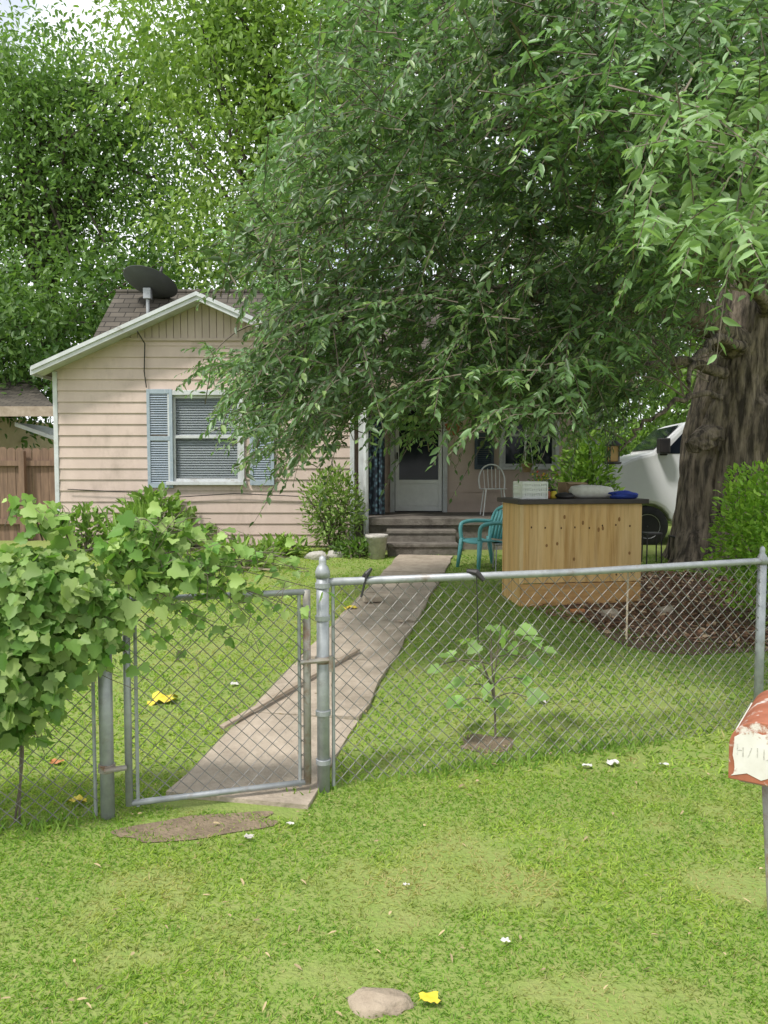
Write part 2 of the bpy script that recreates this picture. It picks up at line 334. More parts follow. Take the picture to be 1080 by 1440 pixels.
def slab(mb,q,th=.06):
    q=[Vector(p) for p in q]; mb.extrude(q,(0,0,-th))
mb=MB(); y0,y1=11.66,14.3
slab(mb,[(EX0,y0,EZ),(RX,y0,RZ),(RX,y1,RZ),(EX0,y1,EZ)]); slab(mb,[(EX1,y0,EZ),(EX1,y1,EZ),(RX+.001,y1,RZ),(RX+.001,y0,RZ)])
mb.build('roof',M_roof2,house,label='shingled gable roof over the front room')
mb=MB(); m0,m1=-5.15,HR+.3
slab(mb,[(m0,12.9,3.30),(m1,12.9,3.30),(m1,15,5.1),(m0,15,5.1)]); slab(mb,[(m0,15.002,5.1),(m1,15.002,5.1),(m1,18,3.0),(m0,18,3.0)])
slab(mb,[(-.3,11.15,2.98),(m1,11.15,2.98),(m1,12.9,3.34),(-.3,12.9,3.34)])
rf=mb.build('roof',M_roof,house,label='main shingled roof with porch slope')
mb=MB(); mb.tube([(m0,15,5.1),(m1,15,5.1)],.05,8); mb.build('ridge_cap',M_roof,rf)
mb=MB(); mb.extrude([(HR-.1,13.3,3.2),(HR-.1,15,4.95),(HR-.1,17.6,3.1)],(.09,0,0)); mb.build('gable_end',M_siding,house)
for sx in (-1,1):
    mb=MB(); e=EX0 if sx<0 else EX1
    for (ya,yb,t0,t1) in ((11.625,11.66,.01,-.105),(11.60,11.625,.02,-.04)):
        mb.extrude([(RX,ya,RZ+t0),(e,ya,EZ+t0),(e,ya,EZ+t1),(RX,ya,RZ+t1)],(0,yb-ya,0))
    mb.build('rake_fascia',M_white,house)
    mb=MB(); mb.extrude([(RX,11.66,RZ-.065),(e,11.66,EZ-.065),(e,11.66,EZ-.08),(RX,11.66,RZ-.08)],(0,.36,0)); mb.build('soffit',M_white,house)
mb=MB(); mb.box(EX0-.02,EX0,11.62,14.0,EZ-.11,EZ+.005); mb.build('eave_fascia',M_white,house)
mb=MB(); mb.box(-.30,m1,11.12,11.15,2.86,2.985); mb.build('eave_fascia',M_wood,house)
mb=MB(); mb.box(-.28,m1-.1,11.2,13.3,2.80,2.82); mb.build('porch_ceiling',M_wood,house)
def win(x0,x1,z0,z1,y,fm,blind):
    f=MB(); t=.065
    f.box(x0-t,x1+t,y-.06,y+.02,z1,z1+.075); f.box(x0-t,x0,y-.06,y+.02,z0,z1); f.box(x1,x1+t,y-.06,y+.02,z0,z1)
    w=f.build('window',fm,house,bevel=.005)
    s=MB(); s.box(x0-t-.03,x1+t+.03,y-.095,y+.02,z0-.055,z0); s.build('sill',fm,w,bevel=.005)
    s=MB(); k=.045; zm=z0+(z1-z0)*.52
    for (a,c,yy) in ((z0,zm+.02,y-.025),(zm-.02,z1,y+.005)):
        s.box(x0,x0+k,yy,yy+.025,a,c); s.box(x1-k,x1,yy,yy+.025,a,c); s.box(x0+k,x1-k,yy,yy+.025,a,a+k); s.box(x0+k,x1-k,yy,yy+.025,c-k,c)
    s.build('sash',fm,w,bevel=.003)
    s=MB(); s.box(x0+k,x1-k,y+.0,y+.004,z0+k,zm-.02); s.box(x0+k,x1-k,y+.018,y+.022,zm+.02,z1-k); s.build('pane',M_glass if blind else M_glassd,w)
    if blind:
        s=MB(); z=z0+.02
        while z<z1-.03:
            s.add([(x0+.02,y+.032,z),(x1-.02,y+.032,z),(x1-.02,y+.058,z+.034),(x0+.02,y+.058,z+.034)],[(0,1,2,3)]); z+=.039
        s.build('blind',M_blind,w)
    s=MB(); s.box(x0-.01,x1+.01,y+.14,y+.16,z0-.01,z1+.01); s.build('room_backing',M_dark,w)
    return w
win(wx0,wx1,wz0,wz1,Yf,M_white,True); win(qx0,qx1,qz0,qz1,13.3,M_white,False)
def shutter(x0,x1,z0,z1,y,m):
    s=MB(); k=.05; a,c=y-.065,y-.028
    s.box(x0,x0+k,a,c,z0,z1); s.box(x1-k,x1,a,c,z0,z1)
    zm=(z0+z1)/2
    for zz in (z0,zm-.03,z1-.07): s.box(x0+k,x1-k,a,c,zz,zz+.07)
    f=s.build('shutter',m,house,bevel=.004); s=MB()
    z=z0+.075
    while z<z1-.08:
        if not(zm-.05<z<zm+.035): s.add([(x0+k,a+.004,z),(x1-k,a+.004,z),(x1-k,c,z+.034),(x0+k,c,z+.034)],[(0,1,2,3)])
        z+=.036
    s.build('louvre',m,f)
shutter(P(198,0,Yf).x,P(235,0,Yf).x,wz0-.10,wz1+.09,Yf,M_shutter); shutter(P(346,0,Yf).x,P(381,0,Yf).x,wz0-.06,wz1+.06,Yf,M_shutter)
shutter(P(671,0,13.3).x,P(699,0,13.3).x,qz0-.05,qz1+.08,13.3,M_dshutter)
f=MB(); f.box(dx0-.08,dx0,13.22,13.32,.95,3.06); f.box(dx1,dx1+.08,13.22,13.32,.95,3.06); f.box(dx0,dx1,13.22,13.32,2.98,3.06)
f.build('door_frame',M_white,house,bevel=.005)
f=MB(); k=.075; f.box(dx0+.01,dx0+k,13.25,13.29,.97,2.97); f.box(dx1-k,dx1-.01,13.25,13.29,.97,2.97); f.box(dx0+k,dx1-k,13.25,13.29,2.88,2.97); f.box(dx0+k,dx1-k,13.25,13.29,.97,1.06); f.box(dx0+k,dx1-k,13.262,13.285,1.06,1.44); f.box(dx0+k,dx1-k,13.25,13.29,1.44,1.51)
door=f.build('door',M_whiteclean,house,bevel=.006)
f=MB(); f.box(dx0+k,dx1-k,13.268,13.274,1.51,2.88); f.build('pane',M_glassd,door)
f=MB(); f.box(dx0+.03,dx0+.055,13.20,13.25,1.86,1.98); f.build('handle',M_black,door,bevel=.004)
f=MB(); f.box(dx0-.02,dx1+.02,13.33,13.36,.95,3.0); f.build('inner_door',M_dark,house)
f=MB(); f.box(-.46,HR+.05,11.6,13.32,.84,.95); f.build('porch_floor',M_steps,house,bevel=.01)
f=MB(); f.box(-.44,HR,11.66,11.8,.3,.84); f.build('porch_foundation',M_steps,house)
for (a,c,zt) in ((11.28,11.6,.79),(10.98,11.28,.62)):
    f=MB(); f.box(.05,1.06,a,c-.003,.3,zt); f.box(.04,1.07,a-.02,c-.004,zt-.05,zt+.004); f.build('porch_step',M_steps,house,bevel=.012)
for x in (-.34,HR-.1):
    f=MB(); f.box(x-.045,x+.045,11.64,11.73,.95,2.82); f.box(x-.065,x+.065,11.62,11.75,.952,1.05); f.build('porch_post',M_white,house,bevel=.006)
f=MB(); f.tube([(-.27,11.3,2.85),(-.27,11.5,2.7),(-.27,11.56,2.5),(-.27,11.56,.62),(-.25,11.45,.52)],.04,8); f.build('downspout',M_white,house)
f=MB(); cx_=P(195,0,11.95).x
f.tube([(cx_,11.6,3.75),(cx_+.01,11.93,3.62),(cx_-.01,11.94,3.2),(cx_+.02,11.94,2.95)],.009,6); f.build('cable',M_cable,house)
f=MB(); f.tube([P(95,688,11.93),P(180,692,11.93),P(235,700,11.93),P(330,694,11.93),P(420,698,11.93)],.007,6); f.build('cable',M_cable,house)
# ------------------------------------------------------------------ dish
dc=P(211,399,14.45); mbz=P(208,437,14.4)
dish=empty('satellite_dish',mbz-Vector((0,0,.05)),'dark grey satellite dish on a short mast on the shingle roof','satellite dish')
nrm=Vector((.20,.38,.90)).normalized(); q=Vector((0,0,1)).rotation_difference(nrm).to_matrix()
f=MB(); prof=[(.02,-.11),(.15,-.10),(.3,-.06),(.4,-.02),(.47,.03),(.48,.035),(.46,.035),(.3,-.04),(.02,-.09)]
f.lathe(prof,dc,36,q@Matrix.Diagonal((1.06,1.0,1))); f.build('reflector',M_dish,dish,smooth=True)
f=MB(); f.tube([mbz-Vector((0,0,.12)),mbz+Vector((0,0,.22)),dc-nrm*.08],.032,10); f.build('mast',M_galv,dish)
f=MB(); f.box(-.07,.07,-.06,.06,-.10,.10,Matrix.Translation(dc-nrm*.15+Vector((0,0,-.06)))); f.build('bracket',M_galv,dish,bevel=.01)
low=dc+q@Vector((0,.44,.0)); low2=dc+q@Vector((0,-.44,0)); lw=low if low.y>low2.y else low2
foc=dc+nrm*.5+Vector((0,.2,-.1)); f=MB(); f.tube([lw,foc],.012,6); f.tube([foc-nrm*.05,foc+nrm*.06],.03,10); f.build('feed_arm',M_black,dish)
# ------------------------------------------------------------------ trees
def inpoly(px,py,poly):
    inside=np.zeros(len(px),bool); n=len(poly); j=n-1
    for i in range(n):
        xi,yi=poly[i]; xj,yj=poly[j]
        c=((yi>py)!=(yj>py))&(px<(xj-xi)*(py-yi)/((yj-yi)+1e-9)+xi); inside^=c; j=i
    return inside
def Pn(px,py,Y):
    u=(px-540)/1080; v=(720-py)/1080; t=Y/(CS+v*SN); return np.stack([u*t,Y,CH+(-SN+v*CS)*t],1)
tree=empty('shade_tree',(4.75,10.5,.4),'big shade tree with drooping grey green foliage and thick rough trunk at right','tree')
path=[(4.80,10.5,.25,1.06),(4.80,10.5,.5,.90),(4.80,10.5,.9,.80),(4.82,10.5,1.5,.77),(4.88,10.45,2.2,.80),(4.98,10.4,2.8,.79),(5.08,10.35,3.4,.76),(5.25,10.3,4.3,.70),(5.4,10.25,5.2,.56),(5.5,10.2,6.2,.34)]
pa=np.array(path); zz=np.linspace(.25,6.2,240); n=260; co_=[];fs=[]
an=np.arange(n)*2*np.pi/n
for i,z in enumerate(zz):
    cx=np.interp(z,pa[:,2],pa[:,0]); cy=np.interp(z,pa[:,2],pa[:,1]); r=np.interp(z,pa[:,2],pa[:,3])
    big=vnoise(np.cos(an)*1.4+5,np.sin(an)*1.4+z*.6+5,21)-.5
    mid=vnoise(np.cos(an)*3.5+9,np.sin(an)*3.5+z*.7+9,25)-.5
    fl=np.cos(an*5+.7)*.13*np.exp(-(z-.25)/.5)
    wob=vnoise(an*2.5,np.full(n,z*1.3),4)*2.0
    n1=vnoise(an/(2*np.pi)*44+wob,np.full(n,z*1.3),22); n2=vnoise(an/(2*np.pi)*90+wob*2,np.full(n,z*4.0),23)
    rid=np.abs(2*n1-1)**.7; rid2=np.abs(2*n2-1)
    rr=r*(1+.17*big+.11*mid+fl)+.075*(rid-.6)+.03*(rid2-.5)
    ho=np.exp(-(((an-4.55+np.pi)%(2*np.pi)-np.pi)/.14)**2-((z-2.75)/.17)**2); rr=rr-.28*ho
    co_.append(np.stack([cx+rr*np.cos(an),cy+rr*np.sin(an),np.full(n,z)],1))
t=MB(); t.v=[tuple(v) for v in np.concatenate(co_)]
t.f=[(i*n+k,i*n+(k+1)%n,(i+1)*n+(k+1)%n,(i+1)*n+k) for i in range(len(zz)-1) for k in range(n)]; t.build('trunk',M_bark,tree,smooth=True)
def smoothpath(pts,m=6):
    pts=[Vector(p) for p in pts]; out=[]
    for i in range(len(pts)-1):
        p0=pts[max(i-1,0)];p1=pts[i];p2=pts[i+1];p3=pts[min(i+2,len(pts)-1)]
        for k in range(m):
            s=k/m; out.append(.5*((2*p1)+(p2-p0)*s+(2*p0-5*p1+4*p2-p3)*s*s+(3*p1-p0-3*p2+p3)*s**3))
    out.append(pts[-1]); return out
LIMBS=[([(4.8,10.2,3.2),(3.7,9.3,3.55),(2.3,8.3,3.5),(.6,7.2,3.3),(-.6,6.6,2.9)],.24,.02),
 ([(5.1,10,4.1),(3.9,8.9,4.9),(2.3,7.8,5.1),(.6,7.2,4.7)],.26,.015),
 ([(5.2,10,4.4),(4.6,8,5.5),(3.6,6.4,5.9),(2.8,5.6,5.8)],.24,.02),
 ([(5.3,10,4.8),(6,8,6),(6,6,6.3)],.2,.03),([(5.3,10.2,5),(4.5,10.5,7),(3,10,8.2)],.2,.03),([(5.4,10.2,5),(7,11,6.5),(8.5,11.5,7)],.2,.03),
 ([(4.6,10.1,2.9),(3.5,9.4,3.0),(2.5,8.8,2.65),(1.7,8.4,2.3)],.08,.010),([(4.7,10.05,3.2),(3.9,9.0,3.2),(3.2,8.0,2.8),(2.9,7.4,2.4)],.07,.009),
 ([(4.9,9.9,3.6),(4.0,8.6,3.9),(3.3,7.2,3.6),(2.9,6.3,3.1)],.09,.010),([(4.6,10.1,2.6),(3.8,9.6,2.6),(3.1,9.3,2.2),(2.8,9.1,1.9)],.045,.008)]
limbpts=[]
for pts,r0,r1 in LIMBS:
    sp=smoothpath(pts,8); sp=[p+Vector((random.gauss(0,.02),random.gauss(0,.02),random.gauss(0,.02))) for p in sp]; limbpts+=sp[6:]
    t=MB(); t.tube(sp,[r0+(r1-r0)*i/(len(sp)-1) for i in range(len(sp))],10,jit=.15); t.build('limb',M_bark,tree,smooth=True)
t=MB(); sp=smoothpath([(4.5,10.15,2.15),(4.22,10.0,2.12),(4.02,9.93,2.02),(3.93,9.9,1.97)],4); t.tube(sp,[.20-.010*i for i in range(len(sp))],16,jit=.35)
t.build('broken_stub',M_bark,tree,label='broken stub of a limb')
CAN=[(490,-60),(460,50),(410,140),(374,210),(350,290),(300,335),(330,372),(385,400),(400,465),(335,478),(283,492),(300,525),(288,556),(345,578),(372,615),(432,640),(480,622),(515,575),(556,580),(588,604),(622,578),(660,556),(700,580),(728,565),(762,590),(800,552),(850,530),(905,470),(960,420),(1010,370),(1200,345),(1200,-60)]
def sample(poly,n,da,db,xr,yr):
    px=rng.uniform(xr[0],xr[1],n*4); py=rng.uniform(yr[0],yr[1],n*4); ok=inpoly(px,py,poly); px,py=px[ok][:n],py[ok][:n]
    return Pn(px,py,rng.uniform(da,db,len(px)))
nbig=sample([(900,120),(1090,90),(1090,330),(960,315),(900,285)],60,3.2,4.2,(890,1095),(80,345)); NB=len(nbig)
S=[nbig,sample(CAN,2650,5.0,8.4,(270,1200),(-60,645)), sample([(640,-60),(680,80),(780,200),(900,330),(960,390),(1200,320),(1200,-60)],500,4.0,5.4,(600,1200),(-60,420)),
   sample([(350,390),(530,380),(530,560),(470,610),(400,600),(340,560),(345,500),(395,470)],200,6.2,8.8,(335,535),(375,615)),
   sample([(760,380),(980,360),(960,470),(930,520),(880,600),(800,605),(740,560)],240,7.5,9.6,(740,1060),(360,610)),
   sample([(560,460),(900,450),(890,545),(800,578),(730,580),(700,588),(640,560),(590,600),(560,580)],300,6.0,9.0,(555,905),(445,645)),
   sample([(900,330),(1100,300),(1100,360),(1040,380),(960,430)],60,6.5,9.0,(890,1100),(295,485))]
NCORE=sum(len(s) for s in S)
ex=np.stack([rng.uniform(-.5,8,170),rng.uniform(5.5,13,170),rng.uniform(5.4,8.4,170)],1); S.append(ex)
ex=np.stack([rng.uniform(5,8.5,150),rng.uniform(5,12,150),rng.uniform(3.6,6,150)],1); S.append(ex)
ex=np.stack([rng.uniform(-.3,4.2,230),rng.uniform(8.6,11.6,230),rng.uniform(3.7,5.6,230)],1); S.append(ex)  # extra twigs added between sun and porch to shade the porch
Cc=np.array([4.8,10.2,5.2])
pos=[];dr=[];nm=[];LL=[];CL=[]; stems=MB()
allp=np.concatenate(S); tone=vnoise(allp[:,0]*1.0+allp[:,2]*.6,allp[:,1]*1.0+allp[:,2]*.8,31)
for ip,(p,tn) in enumerate(zip(allp,tone)):
    h=p-Cc; h[2]=0; h/=max(np.linalg.norm(h),.3)
    d=h*.8+rng.normal(0,.5,3)+np.array([0,0,-.08]); d/=np.linalg.norm(d); Lt=rng.uniform(.35,.85); dp=rng.uniform(.10,.60)
    k=int(rng.integers(18,30)); s=np.linspace(.12,1,k)[:,None]
    b0=p-d*Lt*.5; pts=b0+d*Lt*s+np.array([0,0,-1])*dp*Lt*s*s
    tg=d+np.array([0,0,-2*dp])*s; tg=nrmz(tg); sd=np.cross(tg,np.array([0,0,1.])); sd=nrmz(sd+1e-5)
    sg=np.where(np.arange(k)%2==0,1,-1)[:,None]
    ld=tg*.6+sd*sg*.85+np.array([0,0,-.25])+rng.normal(0,.35,(k,3))
    pos.append(pts); dr.append(ld); nm.append(np.array([0,0,1.])+rng.normal(0,.55,(k,3))); LL.append(rng.uniform(.058,.104,k)*(1-.25*(s[:,0]>.9)))
    bs=np.array([.135,.222,.095])*(.42+1.2*tn); c=bs*(1+rng.normal(0,.18,(k,1)))
    fr=np.array([.29,.40,.15]); tt=(rng.random((k,1))<.14)*(s>.4)*.8
    if ip<NB: tt=tt*.5+.28
    CL.append(c*(1-tt)+fr*tt)
    stems.tube([b0,b0+d*Lt*.5+np.array([0,0,-1])*dp*Lt*.25,b0+d*Lt+np.array([0,0,-1])*dp*Lt],[.005,.004,.002],3,cap=False)
pos=np.concatenate(pos);L_=np.concatenate(LL)
leaves('crown',pos,np.concatenate(dr),np.concatenate(nm),L_,L_*rng.uniform(.31,.43,len(L_)),np.concatenate(CL),M_leafg,tree,LANCE,.35,.18)
lp=np.array([tuple(p) for p in limbpts]); cnt=0
for i in rng.permutation(np.arange(NB,NCORE)):
    p=allp[i]; dd=np.linalg.norm(lp-p,axis=1)
    if dd.min()>1.5: continue
    dd=dd+rng.uniform(0,.4,len(lp)); a=Vector(lp[dd.argmin()]); e=Vector(p); m=(a+e)/2+Vector((random.gauss(0,.1),random.gauss(0,.1),.10*(e-a).length+random.gauss(0,.05)))
    sp=smoothpath([a,m,e],4); stems.tube(sp,[.012+(.003-.012)*q/(len(sp)-1) for q in range(len(sp))],4,cap=False); cnt+=1
    if cnt>240: break
for _ in range(130):
    a=Vector(P(random.uniform(800,1020),random.uniform(380,540),random.uniform(8.0,9.7))); e=a+Vector((random.uniform(-.9,.1),random.uniform(-.5,.3),random.uniform(-.7,.1))); m=(a+e)/2+Vector((0,0,.12))
    stems.tube(smoothpath([a,m,e],4),[.008,.007,.007,.006,.005,.004,.004,.003,.003],4,cap=False)
stems.build('branches',M_twig,tree)
def bgtree(label,base,ht,crowns,nl,col,col2,ll=.24,tr=.22,name='tree',lean=(0,0),cl=.7,limbs=7,ww=.46):
    z0=float(gz(base[0],base[1])); root=empty(name,(base[0],base[1],z0),label,'tree')
    t=MB(); top=Vector((base[0]+lean[0],base[1]+lean[1],z0+ht)); b0=Vector((base[0],base[1],z0-.1))
    sp=smoothpath([b0,b0.lerp(top,.35)+Vector((.12,0,0)),b0.lerp(top,.7)+Vector((-.12,.1,0)),top],6); t.tube(sp,[tr*(1-.85*i/(len(sp)-1)) for i in range(len(sp))],9,jit=.15)
    tot=sum(c[3]*c[4]*c[5] for c in crowns)
    P_=[];D_=[];C_=[]
    for (cx,cy,cz,rx,ry,rz) in crowns:
        m=max(6,int(nl*(rx*ry*rz)/tot/95)); v=nrmz(rng.normal(0,1,(m,3)))*(rng.random((m,1))**.38); ctr=v*np.array([rx,ry,rz])+np.array([cx,cy,cz])
        ctr+=rng.normal(0,.25,ctr.shape)
        for c in ctr:
            k=int(rng.integers(60,130)); o=rng.normal(0,1,(k,3))*np.array([cl,cl,cl*.5])*rng.uniform(.6,1.25); P_.append(c+o)
            D_.append(o*.5+rng.normal(0,.6,(k,3))+np.array([0,0,-.3])); f=rng.uniform(0,1)
            C_.append((np.array(col)*(1-f)+np.array(col2)*f)*(1+rng.normal(0,.13,(k,1))))
        for j in rng.choice(m,min(m,limbs),replace=False):
            e=Vector(ctr[j]); s_=random.uniform(.35,.95); a=sp[int(s_*(len(sp)-1))]; mm=a.lerp(e,.5)+Vector((0,0,.3)); q=smoothpath([a,mm,e],5); t.tube(q,[tr*.36*(1-.85*i/(len(q)-1)) for i in range(len(q))],6,cap=False)
    t.build('trunk',M_bgbark,root,smooth=True)
    P_=np.concatenate(P_);D_=np.concatenate(D_);n_=len(P_); L=rng.uniform(.7,1.25,n_)*ll
    leaves('crown',P_,D_,np.array([0,0,1.])+rng.normal(0,.5,(n_,3)),L,L*ww,np.concatenate(C_),M_leaf,root,OVAL,.25,.2)
    return root
bgtree('tall bright yellow green tree rising behind the middle of the cottage roof',(-2.9,21,0),13,[(-3.0,21,11,3.3,3,3.4),(-.6,21.5,12,3.4,3,4.5),(-5.0,21.5,13.4,2.2,2.5,2.3),(-2.8,20,7.4,2.8,2.2,1.7)],42000,(.14,.24,.055),(.29,.40,.105),.185,.24)
bgtree('tall mid green tree with open dark limbs behind the left end of the roof',(-9.6,24,0),14,[(-10.6,24,12.3,2.6,3,2.9),(-8.2,24.5,8.9,2.6,2.5,2.6),(-12.8,24,8.5,2.7,3,2.8),(-7.3,24.5,13.2,1.9,2,2.2)],38000,(.11,.20,.06),(.235,.36,.11),.19,.30,lean=(-1.8,0),limbs=14)
bgtree('dark green low tree behind the neighbour roof and wooden fence',(-10.5,20.5,0),5.5,[(-9.6,20.5,5.0,2.9,2,2.5),(-12.8,20.5,4.6,2.8,2,3),(-6.6,21.5,6.2,2.4,1.6,1.8)],24000,(.06,.13,.034),(.14,.235,.06),.19,.2)
bgtree('broad green tree behind the right half of the cottage roof',(6,23,0),11,[(4.5,23,8.5,5,3,5),(10.5,23,7.5,4.5,3,5.5),(12,19,4,4,3,3),(7,20,3.8,3.2,1.6,2.4)],19000,(.09,.17,.04),(.19,.29,.06),.33,.25)
# ------------------------------------------------------------------ bushes
def bush(name,label,c,r,n,L,W,col,col2,outline=OVAL,cat='bush',stem=9,updir=.5,m=None,shell=.4):
    z0=float(gz(c[0],c[1])); root=empty(name,(c[0],c[1],z0),label,cat)
    v=nrmz(rng.normal(0,1,(n,3))); rad=rng.random((n,1))**shell; lump=(.75+.5*vnoise(v[:,0]*2.2+v[:,2]*1.7+8,v[:,1]*2.2+8+v[:,2],41))[:,None]
    p=v*rad*lump*np.array(r)+np.array(c); ok=p[:,2]>z0+.02; p,v=p[ok],v[ok]; k=len(p)
    f=rng.random((k,1)); cc=(np.array(col)*(1-f)+np.array(col2)*f)*(1+rng.normal(0,.15,(k,1)))
    d=v+rng.normal(0,.6,(k,3))+np.array([0,0,updir]); ln=rng.uniform(.7,1.2,k)*L
    leaves('foliage',p,d,v*.5+np.array([0,0,.8])+rng.normal(0,.4,(k,3)),ln,ln*W,cc,m or M_leaf,root,outline,.25,.2)
    s=MB()
    for i in rng.choice(k,stem,replace=False):
        e=Vector(p[i]); a=Vector((c[0]+random.gauss(0,.05),c[1]+random.gauss(0,.05),z0-.03)); s.tube(smoothpath([a,a.lerp(e,.5)+Vector((0,0,.12)),e],3),[.016,.014,.012,.01,.008,.006,.004],5,cap=False)
    s.build('stems',M_twig,root); return root
a=P(468,715,11.3); bush('shrub','leafy green shrub at the corner of the cottage by the porch steps',(a.x,11.3,1.12),(.46,.4,.70),2300,.085,.36,(.13,.22,.05),(.27,.38,.10),stem=16)
a=P(1075,760,7.3); bush('bush','bright green bush in front of the big trunk at the right fence post',(a.x+.08,7.3,1.05),(.58,.6,.85),6500,.062,.5,(.18,.35,.045),(.38,.56,.10),stem=14)
bush('bush','bright green bush at the right end of the porch behind the bar',(2.92,11.2,1.35),(.46,.42,1.05),2500,.10,.45,(.13,.25,.04),(.26,.40,.07))
bush('bush','bright green bush beyond the house end behind the white van',(4.3,14.9,1.6),(.95,.7,1.25),2900,.11,.45,(.11,.21,.04),(.21,.34,.06))
bush('hedge','tall green hedge behind the white van at the right',(6.2,17.5,1.9),(3.6,1.0,2.0),6500,.16,.45,(.07,.14,.032),(.15,.24,.05),cat='hedge')
a=P(215,735,11.4); bush('weed_clump','low leafy weeds against the cottage wall under the front window',(a.x,11.4,.9),(.55,.3,.55),560,.15,.55,(.14,.25,.05),(.27,.40,.10),cat='plant')
a=P(195,770,9.6); bush('weed_clump','tall grassy weeds behind the vine in front of the cottage wall',(a.x,9.6,.62),(.38,.3,.5),520,.34,.05,(.16,.30,.05),(.28,.42,.09),outline=BLADE,cat='plant',updir=2.0)
a=P(500,772,11.0); bush('weed_clump','low dark weeds at the foot of the porch corner shrub',(a.x,10.95,.5),(.32,.2,.2),500,.09,.4,(.09,.17,.035),(.17,.28,.06),cat='plant')
a=G(330,800); bush('weed_clump','sparse garden weeds round the thin stakes in the bed',(a.x,a.y,.5),(.7,.28,.26),420,.16,.3,(.15,.26,.05),(.27,.38,.09),cat='plant')
a=G(395,785); bush('weed_clump','small bright weeds in the bed left of the pale stones',(a.x,a.y+.1,.52),(.42,.22,.24),330,.13,.4,(.16,.28,.05),(.30,.42,.10),cat='plant')
a=P(120,740,11.3); bush('weed_clump','leafy weeds at the left corner of the cottage near the wooden fence',(a.x,11.3,.75),(.45,.25,.45),380,.13,.5,(.12,.22,.045),(.24,.36,.09),cat='plant')
a=G(270,775); patch('bed_soil',(a.x,a.y+.35,0),1.7,.45,M_dirt,9)
cr=empty('wall_creeper',P(230,760,11.9),'thin creeper climbing the lower siding under the front window','creeper'); st=MB(); P_=[];D_=[]
for (x0,x1,y1) in ((215,250,700),(225,200,705),(240,268,722),(205,178,712),(260,300,738),(190,165,735)):
    sp=smoothpath([P(x0,768,11.93),P((x0+x1)/2+random.uniform(-6,6),(768+y1)/2,11.945),P(x1,y1,11.945)],6); st.tube(sp,[.006-.0003*i for i in range(len(sp))],5,cap=False)
    for p in sp[2:]:
        for _ in range(4): P_.append(np.array(p)+rng.normal(0,.04,3)*np.array([1,.3,1])+np.array([0,-.03,0])); D_.append(rng.normal(0,.6,3)+np.array([0,-.2,-.3]))
n_=len(P_); f=rng.random((n_,1)); leaves('leaves',np.array(P_),np.array(D_),np.array([0,-.8,.5])+rng.normal(0,.3,(n_,3)),rng.uniform(.06,.12,n_),rng.uniform(.05,.09,n_),np.array([.13,.24,.05])*(1-f)+np.array([.28,.40,.12])*f,M_leaf,cr,GRAPE,.2,.2); st.build('stems',M_twig,cr)
# ------------------------------------------------------------------ chain link fence
Cp=Vector((-.318,3.955)); Lp=Vector((-1.34,3.64)); Rp=Vector((2.40,4.85)); dR=(Rp-Cp).normalized(); dL=(Lp-Cp).normalized()
def chain(mb,A,B,z0,z1,sp=.078,r=.0021):
    A=Vector(A);B=Vector(B); Ln=(B-A).length; d=(B-A)/Ln; nn=Vector((-d.y,d.x)); H=z1-z0
    for sg in (1,-1):
        s=-H if sg>0 else 0
        while s<(Ln if sg>0 else Ln+H):
            def at(z): return s+sg*(z-z0)
            lo,hi=z0,z1
            if sg>0:
                if at(lo)<0: lo=z0-s
                if at(hi)>Ln: hi=z0+Ln-s
            else:
                if at(lo)>Ln: lo=z0+(s-Ln)
                if at(hi)<0: hi=z0+s
            if hi-lo>.01:
                pts=[]; kk=max(3,int((hi-lo)/.1))
                for q in range(kk):
                    z=lo+(hi-lo)*q/(kk-1); ss=at(z); c=A+d*(ss+.007*math.sin(z*7+ss*3.1))+nn*(.003*sg+.012*math.sin(z*5+ss*2.3)); pts.append((c.x,c.y,z+.005*math.sin(ss*6)))
                mb.tube(pts,r,4,cap=False)
            s+=sp
def v3(p,z): return (p.x,p.y,z)
def post(p,h,r,m,name,par,cap=True):
    t=MB(); t.tube([v3(p,-.06),v3(p,h)],r,16); o=t.build(name,m,par,smooth=False)
    o.data.polygons.foreach_set('use_smooth',[len(f.vertices)==4 for f in o.data.polygons])
    if cap:
        t=MB(); t.lathe([(r*1.15,-.03),(r*1.18,.0),(r*.9,.025),(r*.55,.04),(r*.62,.055),(r*.5,.075),(r*.1,.085)],v3(p,h),16); t.build('post_cap',m,o,smooth=True)
    return o
def part(name,m,par,fn,**k):
    t=MB(); fn(t); return t.build(name,m,par,**k)
fr=empty('chain_link_fence',v3(Cp,0),'galvanised chain link fence running right from the gate to the mailbox side','fence')
post(Cp,1.16,.033,M_galv,'post',fr); post(Rp,1.12,.028,M_galv,'post',fr); E=Cp+dR*5.8; post(E,1.12,.028,M_galv,'post',fr)
t=MB(); t.tube([v3(Cp+dR*.03,1.105),v3(Cp+dR*1.5,1.095),v3(Rp,1.11),v3(E,1.1)],.021,12); t.build('top_rail',M_galv,fr,smooth=True)
t=MB(); chain(t,Cp+dR*.05,E,.02,1.10); t.build('wire_mesh',M_wire,fr)
a=Cp+dR*.055; part('tension_bar',M_galv,fr,lambda t:t.tube([v3(a,.02),v3(a,1.09)],.009,6))
for z in (.16,.42,.92,1.09): part('clamp_band',M_galv,fr,lambda t:t.lathe([(.037,-.014),(.04,-.012),(.04,.012),(.037,.014)],v3(Cp,z),16))
fl=empty('chain_link_fence',v3(Lp,0),'short stretch of chain link fence under the vine left of the gate','fence')
Lq=Lp+dL*2.4; post(Lp,1.03,.033,M_galv,'post',fl); post(Lq,1.1,.03,M_galv,'post',fl)
t=MB(); t.tube([v3(Lp,1.0),v3(Lq,1.07)],.02,12); t.build('top_rail',M_galv,fl,smooth=True)
